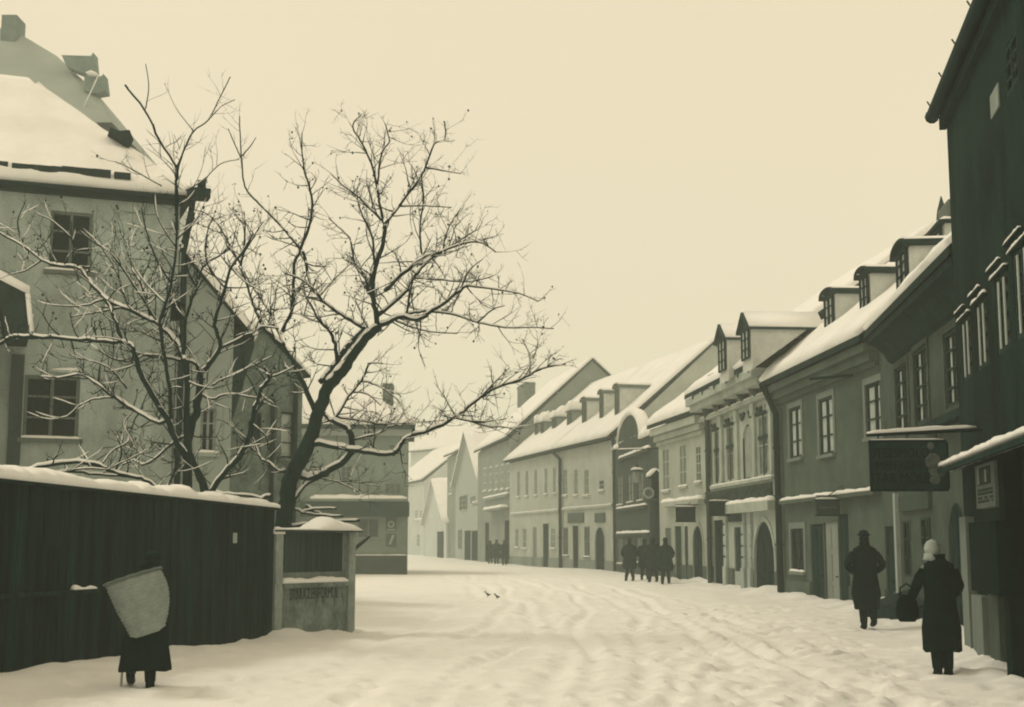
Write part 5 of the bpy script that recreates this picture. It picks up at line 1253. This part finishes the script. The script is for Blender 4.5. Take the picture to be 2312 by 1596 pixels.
def basket_rings(scale=1.0, flip=False):
    rs_ = []; sidev = (P(362, 1282)-P(238, 1322)).normalized(); Lh = (ct-cb).length
    key = ((-.08, .12, .10, -.0), (-.02, .19, .16, .01), (.2, .24, .2, .03), (.45, .285, .235, .035), (.7, .305, .25, .03), (.9, .305, .25, .01), (1, .30, .245, 0)); NL = 34
    for q in range(NL+1):
        t = -.08+1.08*q/NL; m = next(i for i in range(6) if t <= key[i+1][0]+1e-6); a, b = key[m], key[m+1]; f = (t-a[0])/(b[0]-a[0]); f2 = f; z_ = key[max(m-1, 0)]; y_ = key[min(m+2, 6)]
        rx, ry, dx = (.5*(2*a[n]+(b[n]-z_[n])*f+(2*z_[n]-5*a[n]+4*b[n]-y_[n])*f*f+(3*a[n]-z_[n]-3*b[n]+y_[n])*f**3)+(.006*(-1)**q if n < 3 else 0) for n in (1, 2, 3))
        c = (ct-cb)*t+sidev*dx; rs_.append([c+sidev*rx*scale*math.cos(2*math.pi*i/26)+Vector((0, 1, 0))*ry*scale*math.sin(2*math.pi*i/26)+ax*(.006*math.sin(i*math.pi+q)) for i in range(26)])
    return rs_
mb = MB(); rs_ = basket_rings(); inner = basket_rings(.93)[::-1]; mb.rings(rs_+inner); mb.build('basket_body', BK, e)
mb = MB(); rim = basket_rings(1.02)[-1]; mb.tube(rim+[rim[0]], .016, 6); mb.build('rim', mat('rim_willow', (96, 100, 76)), e, True)
mb = MB()
for sg in (-.1, .1): mb.tube([(ct-cb)*.85+Vector((sg+.1, .2, 0)), (ct-cb)*.9+Vector((sg+.1, .4, .02)), (ct-cb)*.35+Vector((sg+.1, .38, -.1))], .014, 5)
mb.build('strap', BOOT, e)
mb = MB(); e = empty('walking_stick', (P(272, 1556, Yb-.1).x, Yb-.1, gz(xb, Yb)), 0, 'thin pale stick planted in the snow at the left foot of the basket carrier', 'stick'); mb.tube([(0, 0, -.05), (.01, .05, .5), (.04, .12, .92)], [.014, .014, .016], 7); mb.build('shaft', mat('peeled_stick', (150, 148, 118)), e, True); mb = MB(); mb.tube([(.04, .12, .92), (.08, .15, .96), (.12, .17, .93)], .016, 6); mb.build('grip', BOOT, e, True)
# group of four
grp = 'walkers in the middle of the street'
for (px, Y_, H, lab, hd, rz, m_, ph) in (
   (1421, 57.0, 1.78, 'person walking alone at the left of the group, dark coat, bareheaded', 'bare', 5, COAT2, 0),
   (1455, 57.5, 1.70, 'half-hidden person at the back left of the close group, in a cap', 'cap', -4, COAT2, 1),
   (1474, 54.2, 1.78, 'person in the middle of the close group, dark coat down to the knee', 'cap', 3, COAT2, 0),
   (1502, 52.5, 1.74, 'broad-shouldered person at the right of the close group, legs apart in mid-stride', 'hat', -5, COAT2, 1)):
    st = .12 if ph else -.1
    person(lab, X_at(px, Y_), Y_, R(rz), H, m_, hem=.5, wid=1.3, head=hd, hemflare=.19, lk=((-.1, st*.6, .5), (-.13, -st, .1)), rk=((.1, -st*.5, .5), (.12, st, .12)), la=((-.29, -.02, 1.12), (-.2, .14, .97)), ra=((.29, -.02, 1.12), (.2, .14, .97)), group=grp)
for px, Y_, H, lab in ((1139, 97, 1.78, 'dim distant person standing by the doorway of the buff house'), (1121, 101, 1.8, 'dim distant person walking beside the tall grey house'), (1107, 104, 1.75, 'leftmost dim distant person in front of the tall grey house')):
    person(lab, X_at(px, Y_), Y_, R(0), H, COAT2, hem=.45, wid=1.25, head='cap', hemflare=.26, group='far-off walkers')

# ================================================================ small things
e = empty('cellar_hatch', (X_at(2030, 28.5)+.25, 28.5, 0), R(-84), 'low dark sloping cellar hatch at the foot of the deep-eaved house', 'hatch')
mb = MB(); mb.prism([(-1.3, -.55, -.2), (-1.3, .6, -.2), (-1.3, .6, .62), (-1.3, -.55, .25)], (2.6, 0, 0)); mb.build('frame', WOODD, e)
mb = MB(); mb.prism([(-1.2, -.5, .29), (-1.2, .55, .63), (-1.2, .55, .66), (-1.2, -.5, .32)], (1.15, 0, 0)); mb.prism([(.02, -.5, .29), (.02, .55, .63), (.02, .55, .66), (.02, -.5, .32)], (1.15, 0, 0)); mb.build('door_leaf', COAT if 0 else IRON, e)
for i, (px, py) in enumerate(((1102, 1345), (1123, 1349))):
    Yb_ = EYE*3129/(py-HOR); x = X_at(px, Yb_); e = empty('small_bird', (x, Yb_, gz(x, Yb_)-.01), R(70+i*50), ('left one of two small dark birds on the open snow', 'right, more upright one of two small dark birds on the open snow')[i], 'bird', 'birds on the snow'); e.scale = (.62,)*3
    mb = MB(); n = 10; rs_ = []
    for yy, r, z in ((-.16, .008, .13), (-.1, .02, .14), (-.04, .05, .13), (.03, .06, .15), (.08, .045, .2), (.1, .033, .24), (.13, .035, .27), (.16, .02, .265), (.2, .004, .255)):
        rs_.append([(r*math.cos(2*math.pi*j/n), yy, z+r*math.sin(2*math.pi*j/n)) for j in range(n)])
    mb.rings(rs_); mb.build('body', COAT2, e, True); mb = MB()
    for sg in (-.02, .02): mb.tube([(sg, .02, .11), (sg, .02, 0), (sg, .06, 0)], .006, 4)
    mb.build('leg', IRON, e)
# ================================================================ haze
mb = MB(); mb.box((-430, -230, -2), (430, 450, 42))
hz = bpy.data.materials.new('haze'); hz.use_nodes = True; n = hz.node_tree; n.nodes.clear()
oo = n.nodes.new('ShaderNodeOutputMaterial'); pv = n.nodes.new('ShaderNodeVolumePrincipled'); pv.inputs['Color'].default_value = (.89, .975, .93, 1); pv.inputs['Density'].default_value = .0024; pv.inputs['Anisotropy'].default_value = .0
n.links.new(pv.outputs[0], oo.inputs['Volume'])
ho = mb.build('haze', hz); tag(ho, 'pale winter haze filling the air', 'haze', kind='stuff')
